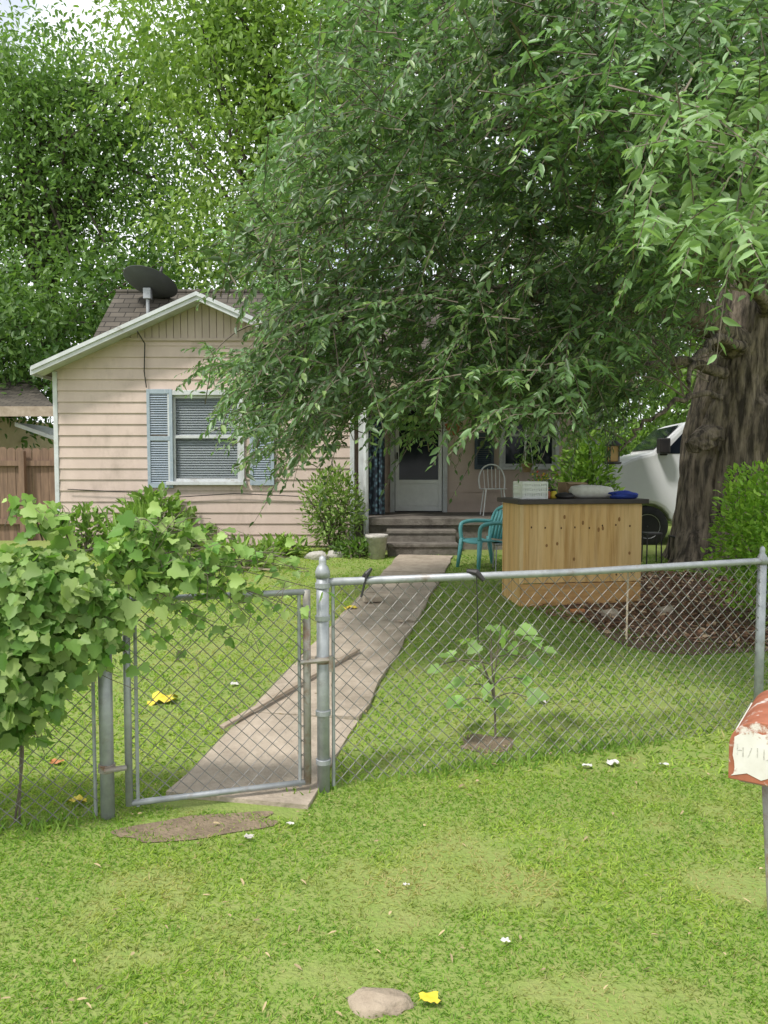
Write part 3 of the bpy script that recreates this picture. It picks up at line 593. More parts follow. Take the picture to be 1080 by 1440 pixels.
t=MB(); chain(t,Lq,Lp+dL*.05,.02,1.02); t.build('wire_mesh',M_wire,fl)
a=Lp+dL*.055; part('tension_bar',M_galv,fl,lambda t:t.tube([v3(a,.02),v3(a,1.0)],.009,6))
gt=empty('chain_link_gate',v3(Lp-dL*.1,0),'narrow chain link gate with rust stained pipe frame across the walkway','gate')
ga=Lp-dL*.10; gb=Cp+dL*.085
for g_,r_,m_ in ((ga,.018,M_galv),(gb,.020,M_rust)): part('stile',m_,gt,lambda t:t.tube([v3(g_,.05),v3(g_,1.07)],r_,12),smooth=True)
part('top_rail',M_galv,gt,lambda t:t.tube([v3(ga,1.06),v3(gb,1.06)],.016,12),smooth=True)
part('bottom_rail',M_galv,gt,lambda t:t.tube([v3(ga,.06),v3(gb,.06)],.015,12),smooth=True)
t=MB(); chain(t,ga,gb,.06,1.06); t.build('wire_mesh',M_wire,gt)
for a in (gb+dL*.04,ga-dL*.04): part('tension_bar',M_galv,gt,lambda t:t.tube([v3(a,.04),v3(a,1.05)],.009,6))
for z in (.25,.85):
    part('hinge',M_rust,gt,lambda t:(t.tube([v3(Lp+Vector((0,-.04)),z),v3(ga+Vector((0,-.03)),z)],.014,8),t.lathe([(.036,-.02),(.04,-.018),(.04,.018),(.036,.02)],v3(Lp,z),14)))
t=MB(); z=.70; t.tube([v3(gb+Vector((-.03,-.035)),z),v3(Cp+Vector((.05,-.045)),z+.01)],.013,8); t.tube([v3(gb+Vector((0,-.03)),z-.05),v3(gb+Vector((0,-.03)),z+.06)],.012,8); t.tube([v3(Cp+Vector((.045,-.05)),z-.05),v3(Cp+Vector((.045,-.05)),z+.03)],.012,8); t.lathe([(.037,-.018),(.042,-.015),(.042,.015),(.037,.018)],v3(Cp,z),14); t.build('latch',M_rust,gt)
# ------------------------------------------------------------------ vine
vine=empty('grape_vine',(-1.75,3.5,0),'leafy grape vine heaped over the chain link fence left of the gate','vine')
P_=[];D_=[];N_=[];C_=[];L_=[]; st=MB()
def vadd(p,d,nn,L,c): P_.append(p);D_.append(d);N_.append(nn);L_.append(L);C_.append(c)
def vcol():
    f=random.random()**1.3; c=np.array([.12,.25,.045])*(1-f)+np.array([.38,.49,.17])*f
    return c*random.uniform(.7,1.15)
cents=[((-1.66,3.46,1.00),(.40,.20,.30),1050),((-1.95,3.42,.83),(.46,.22,.42),950),((-1.62,3.48,1.19),(.36,.20,.14),420),((-1.75,3.44,.68),(.28,.15,.22),380),((-2.5,3.25,.9),(.5,.3,.45),520),((-1.27,3.56,1.08),(.14,.14,.11),80)]
for c,r,n in cents:
    v=nrmz(rng.normal(0,1,(n,3))); rad=rng.random((n,1))**.35
    for q,vv in zip(v*rad*np.array(r)*(.72+.56*rng.random((n,1)))+np.array(c),v):
        nn=np.array([0,-.5,.65])+vv*.6+rng.normal(0,.5,3); d=np.array([rng.normal(0,.8),-.2,-.6+rng.normal(0,.35)])+vv*.4
        vadd(q,d,nn,rng.choice([rng.uniform(.03,.058),rng.uniform(.05,.088)]),vcol())
canes=[((150,800),(445,828)),((120,775),(330,758)),((150,815),(345,905)),((130,850),(262,925)),((180,790),(410,785)),((160,800),(300,850)),((60,760),(15,712)),((100,770),(70,725)),((170,770),(215,735)),((140,840),(195,945)),((200,800),(380,850)),((150,780),(260,770)),((60,900),(40,1030)),((170,820),(330,820)),((200,830),(270,880)),((160,790),(240,745)),((130,900),(150,940)),((250,800),(350,870)),((10,880),(60,1040)),((180,810),(430,860)),((170,800),(300,745)),((200,810),(435,800)),((190,805),(360,835))]
for (a,e) in canes:
    A=P(a[0],a[1],3.55); B=P(e[0],e[1],3.55+.0011*max(0,e[0]-150)-.03); m=A.lerp(B,.5)+Vector((random.gauss(0,.03),-.05,.07)); sp=smoothpath([A,m,B],9); st.tube(sp,[.0045-.00017*i for i in range(len(sp))],5,cap=False)
    for i,p in enumerate(sp[2:]):
        for _ in range(2 if i<13 else 1):
            vadd(np.array(p)+rng.normal(0,.03,3),np.array([rng.normal(0,.8),-.25,-.4+rng.normal(0,.5)]),np.array([0,-.5,.7])+rng.normal(0,.5,3),rng.uniform(.04,.09)*(1-.024*i),vcol()*1.15)
    for _ in range(5):
        q=sp[random.randint(6,len(sp)-1)]; st.tube(smoothpath([q,q+Vector((random.uniform(-.05,.08),-.02,random.uniform(-.03,.06))),q+Vector((random.uniform(-.06,.16),-.03,random.uniform(-.14,.12)))],3),[.0018]*7,3,cap=False)
for _ in range(3): 
    x=random.uniform(-2.1,-1.6); st.tube(smoothpath([(x,3.58,0),(x+random.uniform(-.1,.1),3.54,.5),(x+random.uniform(-.2,.2),3.5,1.05)],4),[.006]*9,5,cap=False)
L_=np.array(L_); leaves('leaves',np.array(P_),np.array(D_),np.array(N_),L_,L_*1.1,np.array(C_),M_leaf,vine,GRAPE,.26,.22)
st.build('stems',M_twig,vine)
b=G(697,1040); sap=empty('sapling',b,'young weedy sapling with big lobed leaves growing behind the fence','plant')
st=MB(); P_=[];D_=[];N_=[];C_=[];L_=[]
top=P(688,905,b.y); main=smoothpath([b-Vector((0,0,.02)),b.lerp(top,.5)+Vector((.01,0,0)),top],8); st.tube(main,[.008-.0003*i for i in range(len(main))],6)
ends=[(690,885),(640,925),(618,935),(745,900),(765,910),(705,880),(655,965),(735,955),(680,935),(715,915),(740,980),(650,985),(660,895),(725,885),(690,960),(705,990),(670,910),(750,930)]
for j,(ex_,ey) in enumerate(ends):
    B=P(ex_,ey,b.y+random.uniform(-.18,.18)); s_=main[min(len(main)-1,random.randint(6,len(main)-1))]
    if s_.z>B.z+.08: s_=main[7]
    m=s_.lerp(B,.5)+Vector((0,0,.03)); st.tube(smoothpath([s_,m,B],4),[.0035]*9,4,cap=False)
    out=np.array([B.x-b.x,B.y-b.y,-.06])
    for _ in range(1+j%2):
        P_.append(np.array(B)+rng.normal(0,.015,3));D_.append(out+rng.normal(0,.12,3));N_.append(np.array([0,-.3,.95])+rng.normal(0,.25,3));L_.append(rng.uniform(.085,.14));C_.append(np.array([.27,.42,.14])*random.uniform(.8,1.3))
L_=np.array(L_); leaves('leaves',np.array(P_),np.array(D_),np.array(N_),L_,L_*1.05,np.array(C_),leafmat('pale leaf',.4),sap,GRAPE,.18,.2); st.build('stem',M_twig,sap)
# ------------------------------------------------------------------ plywood bar counter
c0=G(731,854); ang=R(9); cw,chh,cd=1.35,1.10,.62
CM=Matrix.Translation((c0.x,c0.y,c0.z-.02))@Matrix.Rotation(ang,4,'Z')
bar=empty('plywood_bar',tuple(CM.translation),'plywood bar counter with dark top standing on the front lawn','counter')
t=MB(); t.box(0,cw,0,.02,.27,chh,CM); fp=t.build('front_panel',M_ply,bar,bevel=.003)
t=MB(); t.box(.01,cw-.005,-.012,.02,0,.262,CM); t.build('kick_board',M_plyh,bar,bevel=.003)
t=MB(); t.box(-.012,.03,-.008,-.0005,.265,chh-.002,CM); t.build('edge_strip',mat('pale raw wood strip',(.68,.50,.28),(.58,.40,.20),4,.7,stretch=(4,4,.6)),bar,bevel=.002)
for x in (0.003,cw-.023):
    t=MB(); t.box(x,x+.02,.022,cd,.02,chh-.002,CM); t.build('side_panel',M_ply,bar,bevel=.003)
t=MB(); t.box(-.05,cw+.05,-.06,cd+.05,chh+.001,chh+.05,CM); t.build('counter_top',M_dtop,bar,bevel=.006)
t=MB(); t.box(.03,cw-.03,.1,cd,.5,.52,CM); t.build('shelf',M_ply,bar)
for i in range(8):
    for z in (chh-.24,.36):
        x=.11+i*.16+random.uniform(-.02,.02); zz_=z+random.uniform(-.02,.02); t=MB(); t.lathe([(.008,-.002),(.008,.003)],(0,0,0),8,Matrix.Rotation(R(90),3,'X')@Matrix.Diagonal((1,1.5,1)))
        t.v=[tuple(CM@(Vector(v)+Vector((x,-.001,zz_)))) for v in t.v]; t.build('nail_mark',M_nail,fp)
for i in range(9):
    x=random.uniform(.08,cw-.08); zz_=random.uniform(.40,chh-.1); t=MB(); t.lathe([(.013,-.001),(.013,.002)],(0,0,0),10,Matrix.Rotation(R(90),3,'X')@Matrix.Diagonal((1,random.uniform(1.2,2.2),1)))
    t.v=[tuple(CM@(Vector(v)+Vector((x,-.0006,zz_)))) for v in t.v]; t.build('wood_knot',M_knot,fp)
def onbar(x,y,z=0): return CM@Vector((x,y,chh+.051+z))
p=onbar(.18,.22); bk=empty('plastic_basket',p,'white plastic basket at the left end of the bar top','basket')
t=MB(); w0,w1,h=.12,.145,.18
for k in range(4):
    M4=Matrix.Translation(p)@Matrix.Rotation(k*math.pi/2+.15,4,'Z')
    for i in range(12):
        s=-1+2*i/11; t.box(-.009,.009,-.004,.004,0,h,M4@Matrix.Translation((s*w1*.96,-w0-.013,0)))
    for z in (0.004,.06,.11,h-.022): t.box(-w1,w1,-w0-.022,-w0-.012,z,z+.026,M4)
t.box(-w0,w0,-w0,w0,0.001,.012,Matrix.Translation(p)@Matrix.Rotation(.15,4,'Z')); t.build('basket_body',M_whiteclean,bk)
p=onbar(.86,.2); t=MB(); t.tube([p+Vector((-.23,0,.06)),p+Vector((-.21,0,.07)),p+Vector((-.1,.0,.075)),p+Vector((.1,.01,.07)),p+Vector((.22,.01,.065)),p+Vector((.24,.01,.06))],[.03,.06,.072,.07,.055,.03],16,jit=.14); t.build('rolled_towel',M_paper,smooth=True,label='rolled white towel lying on the middle of the bar top',cat='towel')
def lump(name,label,cat,p,r,m,seed,sub=14,jag=.5):
    t=MB(); vs=[];fs=[]; n=sub; rg=n//2+1
    for i in range(rg+1):
        a=math.pi*i/rg
        for k in range(n):
            bb=2*math.pi*k/n; q=1+jag*(float(vnoise(math.sin(a)*math.cos(bb)*2+5+seed,math.sin(a)*math.sin(bb)*2+math.cos(a)*1.7+5,seed))-.5)
            vs.append((p[0]+r[0]*q*math.sin(a)*math.cos(bb),p[1]+r[1]*q*math.sin(a)*math.sin(bb),p[2]+r[2]*q*math.cos(a)+r[2]*.8))
    for i in range(rg):
        for k in range(n): fs.append((i*n+k,i*n+(k+1)%n,(i+1)*n+(k+1)%n,(i+1)*n+k))
    t.add(vs,fs); return t.build(name,m,smooth=True,label=label,cat=cat)
lump('cloth','crumpled royal blue cloth at the right end of the bar top','cloth',onbar(1.2,.1),(.17,.12,.04),M_blue,3,20,.9)
lump('pouch','small black pouch on the bar top left of the rolled towel','pouch',onbar(.56,.2),(.10,.08,.035),M_black,4,16,.7)
for (x,m_,lb) in ((.38,M_terra,'small red jar on the bar top right of the basket'),(.45,M_yellow,'small yellow tub on the bar top by the black pouch')):
    p=onbar(x,.24); jr=empty('jar',p,lb,'jar'); t=MB(); t.lathe([(.03,0),(.034,.01),(.034,.065),(.026,.08)],p,14); t.build('body',m_,jr,smooth=True); t=MB(); t.lathe([(.028,.08),(.03,.082),(.03,.098),(.026,.1)],p,14); t.build('lid',M_black,jr)
p=onbar(.50,.50); bt=empty('bottle',p,'brown bottle standing at the back of the bar top','bottle'); t=MB(); t.lathe([(.03,0),(.033,.01),(.033,.11),(.014,.15),(.013,.20)],p,14); t.build('body',M_brownglass,bt,smooth=True); t=MB(); t.lathe([(.015,.2),(.016,.203),(.016,.22),(.012,.222)],p,12); t.build('cap',M_galv,bt)
p=onbar(.40,.42); fpot=empty('flower_pot',p,'potted plant with small yellow and red flowers on the bar top behind the jars','flower pot'); t=MB(); t.lathe([(.045,0),(.06,.09),(.068,.09),(.068,.11),(.055,.11),(.05,.08),(.01,.08)],p,16); t.build('pot',M_terra,fpot,smooth=True)
n=110; v=rng.normal(0,1,(n,3))*np.array([.065,.065,.05])+np.array(p)+np.array([0,0,.17]); n2=36; v2=rng.normal(0,1,(n2,3))*np.array([.06,.06,.035])+np.array(p)+np.array([0,-.01,.225]); c2_=np.where((np.arange(n2)%3==0)[:,None],np.array([.55,.08,.05]),np.array([.75,.55,.06]))
leaves('foliage',np.concatenate([v,v2]),rng.normal(0,1,(n+n2,3))+np.array([0,0,.3]),rng.normal(0,.4,(n+n2,3))+np.array([0,-.2,1]),np.array([.05]*n+[.028]*n2),np.array([.022]*n+[.026]*n2),np.concatenate([np.ones((n,3))*np.array([.13,.24,.05]),c2_]),M_leaf,fpot,OVAL)
p=onbar(.74,.45); bx_=empty('cardboard_box',p,'small open cardboard box at the back of the bar top behind the towel','box'); BM_=Matrix.Translation(p)@Matrix.Rotation(.3,4,'Z')
t=MB(); t.box(-.12,.12,-.09,.09,0,.006,BM_); t.box(-.12,.12,-.09,-.085,.006,.17,BM_); t.box(-.12,.12,.085,.09,.006,.17,BM_); t.box(-.12,-.115,-.085,.085,.006,.17,BM_); t.box(.115,.12,-.085,.085,.006,.17,BM_); t.build('box_body',M_card,bx_)
t=MB(); t.add([BM_@Vector(v) for v in ((-.12,-.09,.171),(.12,-.09,.171),(.12,-.16,.15),(-.12,-.16,.15))],[(0,1,2,3)]); t.build('flap',M_card,bx_)
p=onbar(1.06,.40); mg=empty('mug',p,'dark mug at the back of the bar top near the blue cloth','mug'); t=MB(); t.lathe([(.035,0),(.04,.005),(.042,.11),(.037,.11),(.034,.012),(.005,.011)],p,16); t.build('body',M_brownglass,mg,smooth=True); t=MB(); t.tube(smoothpath([p+Vector((.04,0,.085)),p+Vector((.07,0,.07)),p+Vector((.065,0,.035)),p+Vector((.04,0,.02))],4),.006,6); t.build('handle',M_brownglass,mg)
p=P(862,655,9.3); hl=empty('hanging_lantern',p,'amber lantern bird feeder hanging from a branch above the bar','lantern')
t=MB(); t.box(-.05,.05,-.05,.05,.05,.24,Matrix.Translation(p)); t.build('glass',M_amber,hl,bevel=.008)
t=MB(); t.lathe([(.1,.24),(.1,.255),(.03,.31),(.01,.32)],p,14); t.lathe([(.095,.02),(.1,.03),(.1,.048),(.06,.05)],p,14)
for sx in (-1,1):
    for sy in (-1,1): t.box(sx*.055-.006,sx*.055+.006,sy*.055-.006,sy*.055+.006,.04,.25,Matrix.Translation(p))
t.build('frame',M_black,hl); t=MB(); t.tube([p+Vector((0,0,.31)),(p.x+.02,p.y,3.0)],.003,4); t.build('hanging_wire',M_black,hl)
# ------------------------------------------------------------------ teal chair
def teal_chair():
    p=G(681,800); root=empty('garden_chair',p,'teal plastic garden armchair on the lawn beside the bar','chair'); M=Matrix.Translation(p)@Matrix.Rotation(R(205),4,'Z')@Matrix.Scale(.95,4)
    T=lambda x,y,z: M@Vector((x,y,z))
    t=MB(); vs=[];fs=[]; nx_,ny_=7,7
    for i in range(nx_):
        for j in range(ny_):
            x=-.22+.46*i/(nx_-1); y=(-.23+.46*j/(ny_-1))*(1-.08*(i==0)); z=.42-.02*math.cos((y/.23)*1.4)-.02*(i/(nx_-1)<.3)-(.02 if i==nx_-1 else 0); vs.append(T(x,y,z))
    for i in range(nx_-1):
        for j in range(ny_-1): fs.append((i*ny_+j,i*ny_+j+1,(i+1)*ny_+j+1,(i+1)*ny_+j))
    t.add(vs,fs); o=t.build('seat',M_teal,root,smooth=True); s=o.modifiers.new('Solid','SOLIDIFY'); s.thickness=.02
    t=MB(); hh=.86
    for j in range(5):
        y=-.16+.08*j; t.tube([T(-.22,y,.41),T(-.27,y*1.08,.62),T(-.33,y*1.02,hh-.03-abs(y)*.25)],[.021,.022,.02],8)
    t.tube(smoothpath([T(-.22,-.22,.40),T(-.28,-.25,.64),T(-.33,-.2,.80),T(-.345,0,hh),T(-.33,.2,.80),T(-.28,.25,.64),T(-.22,.22,.40)],5),.024,8); t.build('backrest',M_teal,root,smooth=True)
    for sy in (-1,1):
        t=MB(); t.tube(smoothpath([T(-.28,sy*.25,.64),T(-.05,sy*.29,.655),T(.16,sy*.28,.64),T(.23,sy*.26,.58),T(.23,sy*.24,.42)],5),.026,8); t.build('armrest',M_teal,root,smooth=True)
        t=MB(); t.tube([T(.22,sy*.235,.43),T(.27,sy*.275,0)],[.034,.022],8); t.build('leg',M_teal,root,smooth=True)
        t=MB(); t.tube([T(-.21,sy*.22,.43),T(-.31,sy*.27,0)],[.034,.022],8); t.build('leg',M_teal,root,smooth=True)
teal_chair()
def side_table(px,py,w,h,m,label,name='side_table',cat='table'):
    p=G(px,py); root=empty(name,p,label,cat)
    t=MB(); t.box(-w/2,w/2,-w/2,w/2,h-.025,h,Matrix.Translation(p)); t.build('tabletop',m,root,bevel=.006)
    for sx in (-1,1):
        for sy in (-1,1):
            t=MB(); t.tube([p+Vector((sx*w*.42,sy*w*.42,h-.02)),p+Vector((sx*w*.46,sy*w*.46,0))],.010,8); t.build('leg',m,root)
side_table(708,802,.26,.36,M_rim,'small grey metal side table between the teal chair and the bar')
side_table(916,792,.22,.42,M_black,'black metal stand right of the bar near the trunk','plant_stand','stand')
side_table(955,790,.24,.36,M_black,'short dark metal stool at the foot of the big trunk','stool','stool')
p=Vector((P(694,720,12.4).x,12.4,.951)); wc=empty('wire_chair',p,'light wire bistro chair on the porch left of the hanging plant','chair'); T=lambda x,y,z:p+Vector((x,y,z))
t=MB(); t.tube(smoothpath([T(-.2,.18,.42),T(-.21,.24,.6),T(-.14,.27,.76),T(0,.28,.82),T(.14,.27,.76),T(.21,.24,.6),T(.2,.18,.42)],5),.012,6)
for i in range(5): x=-.12+.06*i; t.tube([T(x,.18,.43),T(x*1.1,.27,.78-abs(x)*.5)],.006,5)
t.build('backrest',M_whiteclean,wc)
t=MB(); t.lathe([(.21,.42),(.215,.425),(.21,.43),(.19,.43)],p,20)
for i in range(7): x=-.18+.06*i; y=math.sqrt(.21**2-x*x); t.tube([T(x,-y,.427),T(x,y,.427)],.006,5)
t.build('seat',M_whiteclean,wc)
for sx in (-1,1):
    for sy in (-1,1): t=MB(); t.tube([T(sx*.14,sy*.14,.42),T(sx*.19,sy*.19,0)],.010,6); t.build('leg',M_whiteclean,wc)
def pot(px,py,Y,r,h,z=None):
    a=P(px,py,Y); p=Vector((a.x,Y,a.z if z is None else z)); t=MB(); t.lathe([(r*.7,0),(r*.95,h*.85),(r*1.05,h*.86),(r*1.05,h),(r*.9,h),(r*.85,h*.8),(.01,h*.8)],p,20); return t
t=pot(530,780,10.85,.155,.34,z=float(gz(-.1,10.85))); t.build('bucket',M_wstone,smooth=True,label='dirty white bucket planter on the ground left of the porch steps',cat='bucket')
for (px,py,Y,nm,lb,leafy) in ((637,612,12.2,'hanging_pot','terracotta pot hanging under the porch roof right of the door',False),(741,664,12.0,'hanging_planter','woven planter hanging on cords in front of the porch window',True)):
    a=P(px,py,Y); root=empty(nm,a,lb,'planter'); t=MB(); s_=.75 if leafy else 1; t.lathe([(.07*s_,0),(.12*s_,.15*s_),(.13*s_,.15*s_),(.13*s_,.18*s_),(.1*s_,.18*s_),(.01,.15*s_)],a,16); t.build('pot',M_terra if not leafy else M_card,root,smooth=True)
    t=MB(); top=Vector((a.x,Y,2.80))
    for k in range(3): an=k*2.1; t.tube([a+Vector((.12*s_*math.cos(an),.12*s_*math.sin(an),.17*s_)),top-Vector((0,0,.25)),top],.006,5)
    t.build('hanger',M_whiteclean if leafy else M_black,root)
    n=120; v=rng.normal(0,1,(n,3))*np.array([.09,.09,.07])+np.array(a)+np.array([0,0,.19]); leaves('leaves',v,rng.normal(0,1,(n,3)),rng.normal(0,.4,(n,3))+np.array([0,0,1]),.07,.03,np.ones((n,3))*np.array([.12,.21,.05]),M_leaf,root,OVAL)
a=P(528,725,12.3); t=MB()
vs=[];fs=[]
for i in range(13):
    x=a.x-.15+.30*i/12; y=12.3+.03*math.sin(i*1.7); vs+=[(x,y,.97),(x,y,2.55)]
for i in range(12): fs.append((2*i,2*i+2,2*i+3,2*i+1))
t.add(vs,fs); t.build('curtain',M_bluepat,label='blue mottled fabric panel hanging beside the porch downspout',cat='curtain')
# ------------------------------------------------------------------ van
vp=Vector((P(858,700,12.4).x,12.4,.44)); van=empty('van',vp,'white van parked beyond the bar behind the big trunk','van')
VM=Matrix.Translation(vp)@Matrix.Rotation(R(-6),4,'Z')
prof=[(0,.38),(-.03,.72),(-.01,1.02),(.05,1.20),(.16,1.34),(.34,1.44),(.66,1.53),(1.10,1.96),(1.28,2.03),(1.6,2.06),(4.9,2.08),(5.05,1.5),(5.05,.38)]
arch=lambda c:[(c+.37*math.cos(a),.33+.37*math.sin(a)) for a in np.linspace(math.pi*.06,math.pi*.94,9)]
bot=[(5.05,.30)]+arch(4.1)+arch(.60)+[(0.02,.30)]
t=MB(); t.extrude([VM@Vector((x,0,z)) for x,z in prof+bot],(VM.to_3x3()@Vector((0,1.85,0)))); vb=t.build('body',M_van,van,bevel=.06)
vx=VM.to_3x3()
t=MB(); t.extrude([VM@Vector((x,-.006,z)) for x,z in ((.82,1.50),(1.16,1.88),(1.75,1.90),(1.75,1.50))],vx@Vector((0,.01,0))); t.build('side_window',M_glassd,van)
t=MB(); t.extrude([VM@Vector((x,-.006,z)) for x,z in ((2.1,1.46),(2.1,1.90),(4.7,1.92),(4.8,1.46))],vx@Vector((0,.01,0))); t.build('side_window',M_glassd,van)
t=MB(); t.add([VM@Vector(v) for v in ((.70,.1,1.57),(1.09,.1,1.95),(1.09,1.75,1.95),(.70,1.75,1.57))],[(0,1,2,3)])
t.v=[tuple(Vector(v)+vx@Vector((-.014,0,.012))) for v in t.v]; t.build('windshield',M_glassd,van)
for wx_ in (.60,4.1):
    c=VM@Vector((wx_,.02,.33)); RM=vx@Matrix.Rotation(R(90),3,'X')
    t=MB(); t.lathe([(.2,-.1),(.31,-.1),(.33,-.07),(.33,.07),(.31,.1),(.2,.1)],c+vx@Vector((0,.1,0)),24,RM); w=t.build('wheel',M_tyre,van,smooth=True)
    t=MB(); t.lathe([(.20,.09),(.20,.105),(.15,.08),(.05,.09),(.01,.1)],c+vx@Vector((0,.1,0)),20,RM); t.build('rim',M_rim,w)
t=MB(); t.box(.70,.86,-.28,-.03,1.50,1.74,VM); t.box(.76,.88,-.04,.05,1.47,1.53,VM); t.build('mirror',M_black,van,bevel=.02)
t=MB(); t.box(-.08,.10,.02,1.83,.36,.58,VM); t.build('bumper',M_black,van,bevel=.04)
t=MB(); t.box(1.84,1.85,-.004,.004,.45,1.95,VM); t.build('door_seam',M_black,van)
t=MB(); t.box(1.9,2.05,-.02,.01,1.2,1.24,VM); t.build('door_handle',M_black,van)
t=MB(); t.box(-.03,.08,-.008,.16,.90,1.08,VM); t.build('headlight',M_rim,van,bevel=.02)
# ------------------------------------------------------------------ left: wooden fence + neighbour
t=MB(); pf=empty('wooden_fence',(-7,13.2,.46),'brown wooden picket privacy fence left of the cottage','fence')
x=-12.0
while x<-5.25:
    h=2.06+random.uniform(-.015,.015); w=.135; y=13.2+random.uniform(-.006,.006)
    t.extrude([(x,y,.46),(x+w,y,.46),(x+w,y,h-.04),(x+w-.03,y,h),(x+.03,y,h),(x,y,h-.04)],(0,.018,0)); x+=.142
t.build('pickets',M_fencew,pf)
for z in (.75,1.75): t=MB(); t.box(-12,-5.22,13.14,13.19,z,z+.09); t.build('rail',M_fencew,pf)
for x in (-11,-8.6,-6.2): t=MB(); t.box(x,x+.09,13.05,13.14,.4,2.0); t.build('post',M_fencew,pf)
nh=empty('neighbour_house',(-13.5,20,.46),'low tan neighbouring house with dark roof edge at far left','house')
t=MB(); t.box(-18,-9.6,18.2,23,.4,3.0); t.build('wall',M_tan,nh)
t=MB(); rx1=P(78,575,17).x; slab(t,[(-19,17,3.05),(rx1,17,3.05),(rx1-2.2,20.5,4.1),(-19,20.5,4.1)],.1); t.build('roof',M_roof,nh)
t=MB(); t.box(-19,rx1+.02,16.93,16.98,2.85,3.07); t.build('fascia',M_wood,nh)
t=MB(); slab(t,[(P(5,0,17.4).x,17.4,2.75),(P(78,0,17.4).x,17.4,2.35),(P(78,0,17.4).x,19,2.35),(P(5,0,17.4).x,19,2.75)],.09); t.build('awning',M_white,nh)
t=MB(); t.box(-9.9,-9.8,17.1,17.2,.4,2.95); t.build('porch_post',M_white,nh)
# ------------------------------------------------------------------ mailbox
mc=P(1071,1102,2.3); ax=Vector((.55,.835,0)).normalized(); MM=Matrix.Translation(mc)@Matrix.Rotation(-math.atan2(ax.x,ax.y),4,'Z')
hw,sh=.088,.105
mbx=empty('mailbox',(mc.x+.06,mc.y+.2,0),'rusty red and white peeling mailbox on a thin post by the street','mailbox')
def archp(hw,sh,y): 
    return [Vector((-hw,y,0)),]+[Vector((-hw*math.cos(a),y,sh+hw*.95*math.sin(a))) for a in np.linspace(0,math.pi,17)]+[Vector((hw,y,0))]
d3=MM.to_3x3()
t=MB(); t.extrude([MM@v for v in archp(hw,sh,0)],d3@Vector((0,.44,0))); t.build('shell',M_mailrust,mbx,bevel=.004)
for xx in (-hw-.003,hw-.001):
    t=MB(); t.box(xx,xx+.004,.01,.435,.012,sh+.02,MM); t.build('side_paint',M_mailw,mbx)
t=MB(); t.extrude([MM@v for v in archp(hw+.005,sh,-.012)],d3@Vector((0,.011,0))); t.build('door',M_mailrust,mbx,bevel=.003)
t=MB(); pl=[(-hw+.003,.012)]+[(-hw+.003+.012*float(vnoise(i*.9,1.3,2)),.02+i*(sh+.01)/6) for i in range(7)]+[(-hw+.03,sh+.045),(-.03,sh+.058),(.0,sh+.05),(.03,sh+.06),(hw-.02,sh+.04),(hw-.003,sh),(hw-.004,.02),(.03,.03),(0,.014),(-.04,.028)]
t.extrude([MM@Vector((x,-.0145,z)) for x,z in pl],d3@Vector((0,.002,0))); t.build('door_paint',M_mailw,mbx)
M_faded=mat('faded grey paint',(.34,.32,.29),(.60,.58,.54),70,.8,lo=.42,hi=.58)
for (x,z,dx,dz) in ((-.068,.082,0,.034),(-.068,.097,.012,.0),(-.052,.078,0,.030),(-.038,.08,.010,.030),(-.012,.085,0,.028),(.006,.08,.0,.034),(.012,.08,.012,.004)):
    t=MB(); t.tube([MM@Vector((x,-.0145,z)),MM@Vector((x+dx,-.0145,z+dz))],.0017,5); t.build('number_stroke',M_faded,mbx)
pt=P(1076,1100,2.48); t=MB(); t.tube([pt,P(1082,1240,2.48),P(1094,1470,2.48)],.011,10); t.build('post',M_rust,mbx,smooth=True)
t=MB(); t.box(-.07,.07,.04,.40,-.022,-.001,MM); t.build('mount_board',M_wood,mbx)
# ------------------------------------------------------------------ small things
p=G(540,1412); lump('rock','tan rock half sunk in the grass at the bottom edge','rock',p-Vector((0,0,.035)),(.095,.065,.034),M_stone,8,20,.9)
for (px,py,r,s,lb) in ((447,786,.15,5,'pale stone left of the shrub at the cottage foot'),(472,783,.13,6,'pale stone just right of another beside the corner shrub')): p=G(px,py); lump('stone',lb,'stone',p-Vector((0,0,.05)),(r,r*.7,r*.6),M_wstone,s,14,.7)
p=G(858,866); lump('stone','grey stone on the mulch at the right foot of the bar','stone',p-Vector((0,0,.02)),(.10,.07,.05),M_wood,9,14,.7)
p=G(935,862); lump('stone','dark stone on the mulch near the black metal stand','stone',p-Vector((0,0,.02)),(.09,.07,.05),M_wood,10,14,.7)
def brick(px,py,a,m,lb,sz=(.1,.05,.06),name='brick',cat='brick'):
    p=G(px,py); h=.03 if bool(onwalk(np.array([p.x]),np.array([p.y]))[0]) else 0; t=MB(); t.box(-sz[0],sz[0],-sz[1],sz[1],0,sz[2],Matrix.Translation(p+Vector((0,0,h+.001)))@Matrix.Rotation(a,4,'Z')); return t.build(name,m,bevel=.008,label=lb,cat=cat)
brick(524,850,.3,M_conc,'pale brick lying across the walkway'); brick(812,862,.2,M_orange,'orange brick on the ground before the bar',sz=(.07,.03,.04)); brick(568,878,1.0,M_wood,'short dark wood offcut on the right side of the walkway',sz=(.07,.03,.02),name='wood_block',cat='wood')
def plank(a,b_,w,h,lb,m,z=.042,name='plank'):
    A=G(*a);B=G(*b_); d=(B-A); d.normalize(); s=Vector((d.y,-d.x,0)).normalized()*w; up=Vector((0,0,h)); A=A+Vector((0,0,z));B=B+Vector((0,0,z))
    t=MB(); t.add([A-s,A+s,B+s,B-s,A-s+up,A+s+up,B+s+up,B-s+up],[(0,3,2,1),(4,5,6,7),(0,1,5,4),(1,2,6,5),(2,3,7,6),(3,0,4,7)]); t.build(name,m,bevel=.003,label=lb,cat=name)
plank((312,1034),(425,968),.020,.02,'long weathered plank along the left edge of the walkway nearest the gate',M_wood); plank((432,963),(504,922),.018,.02,'shorter weathered plank crossing the walkway farther up',M_wood)
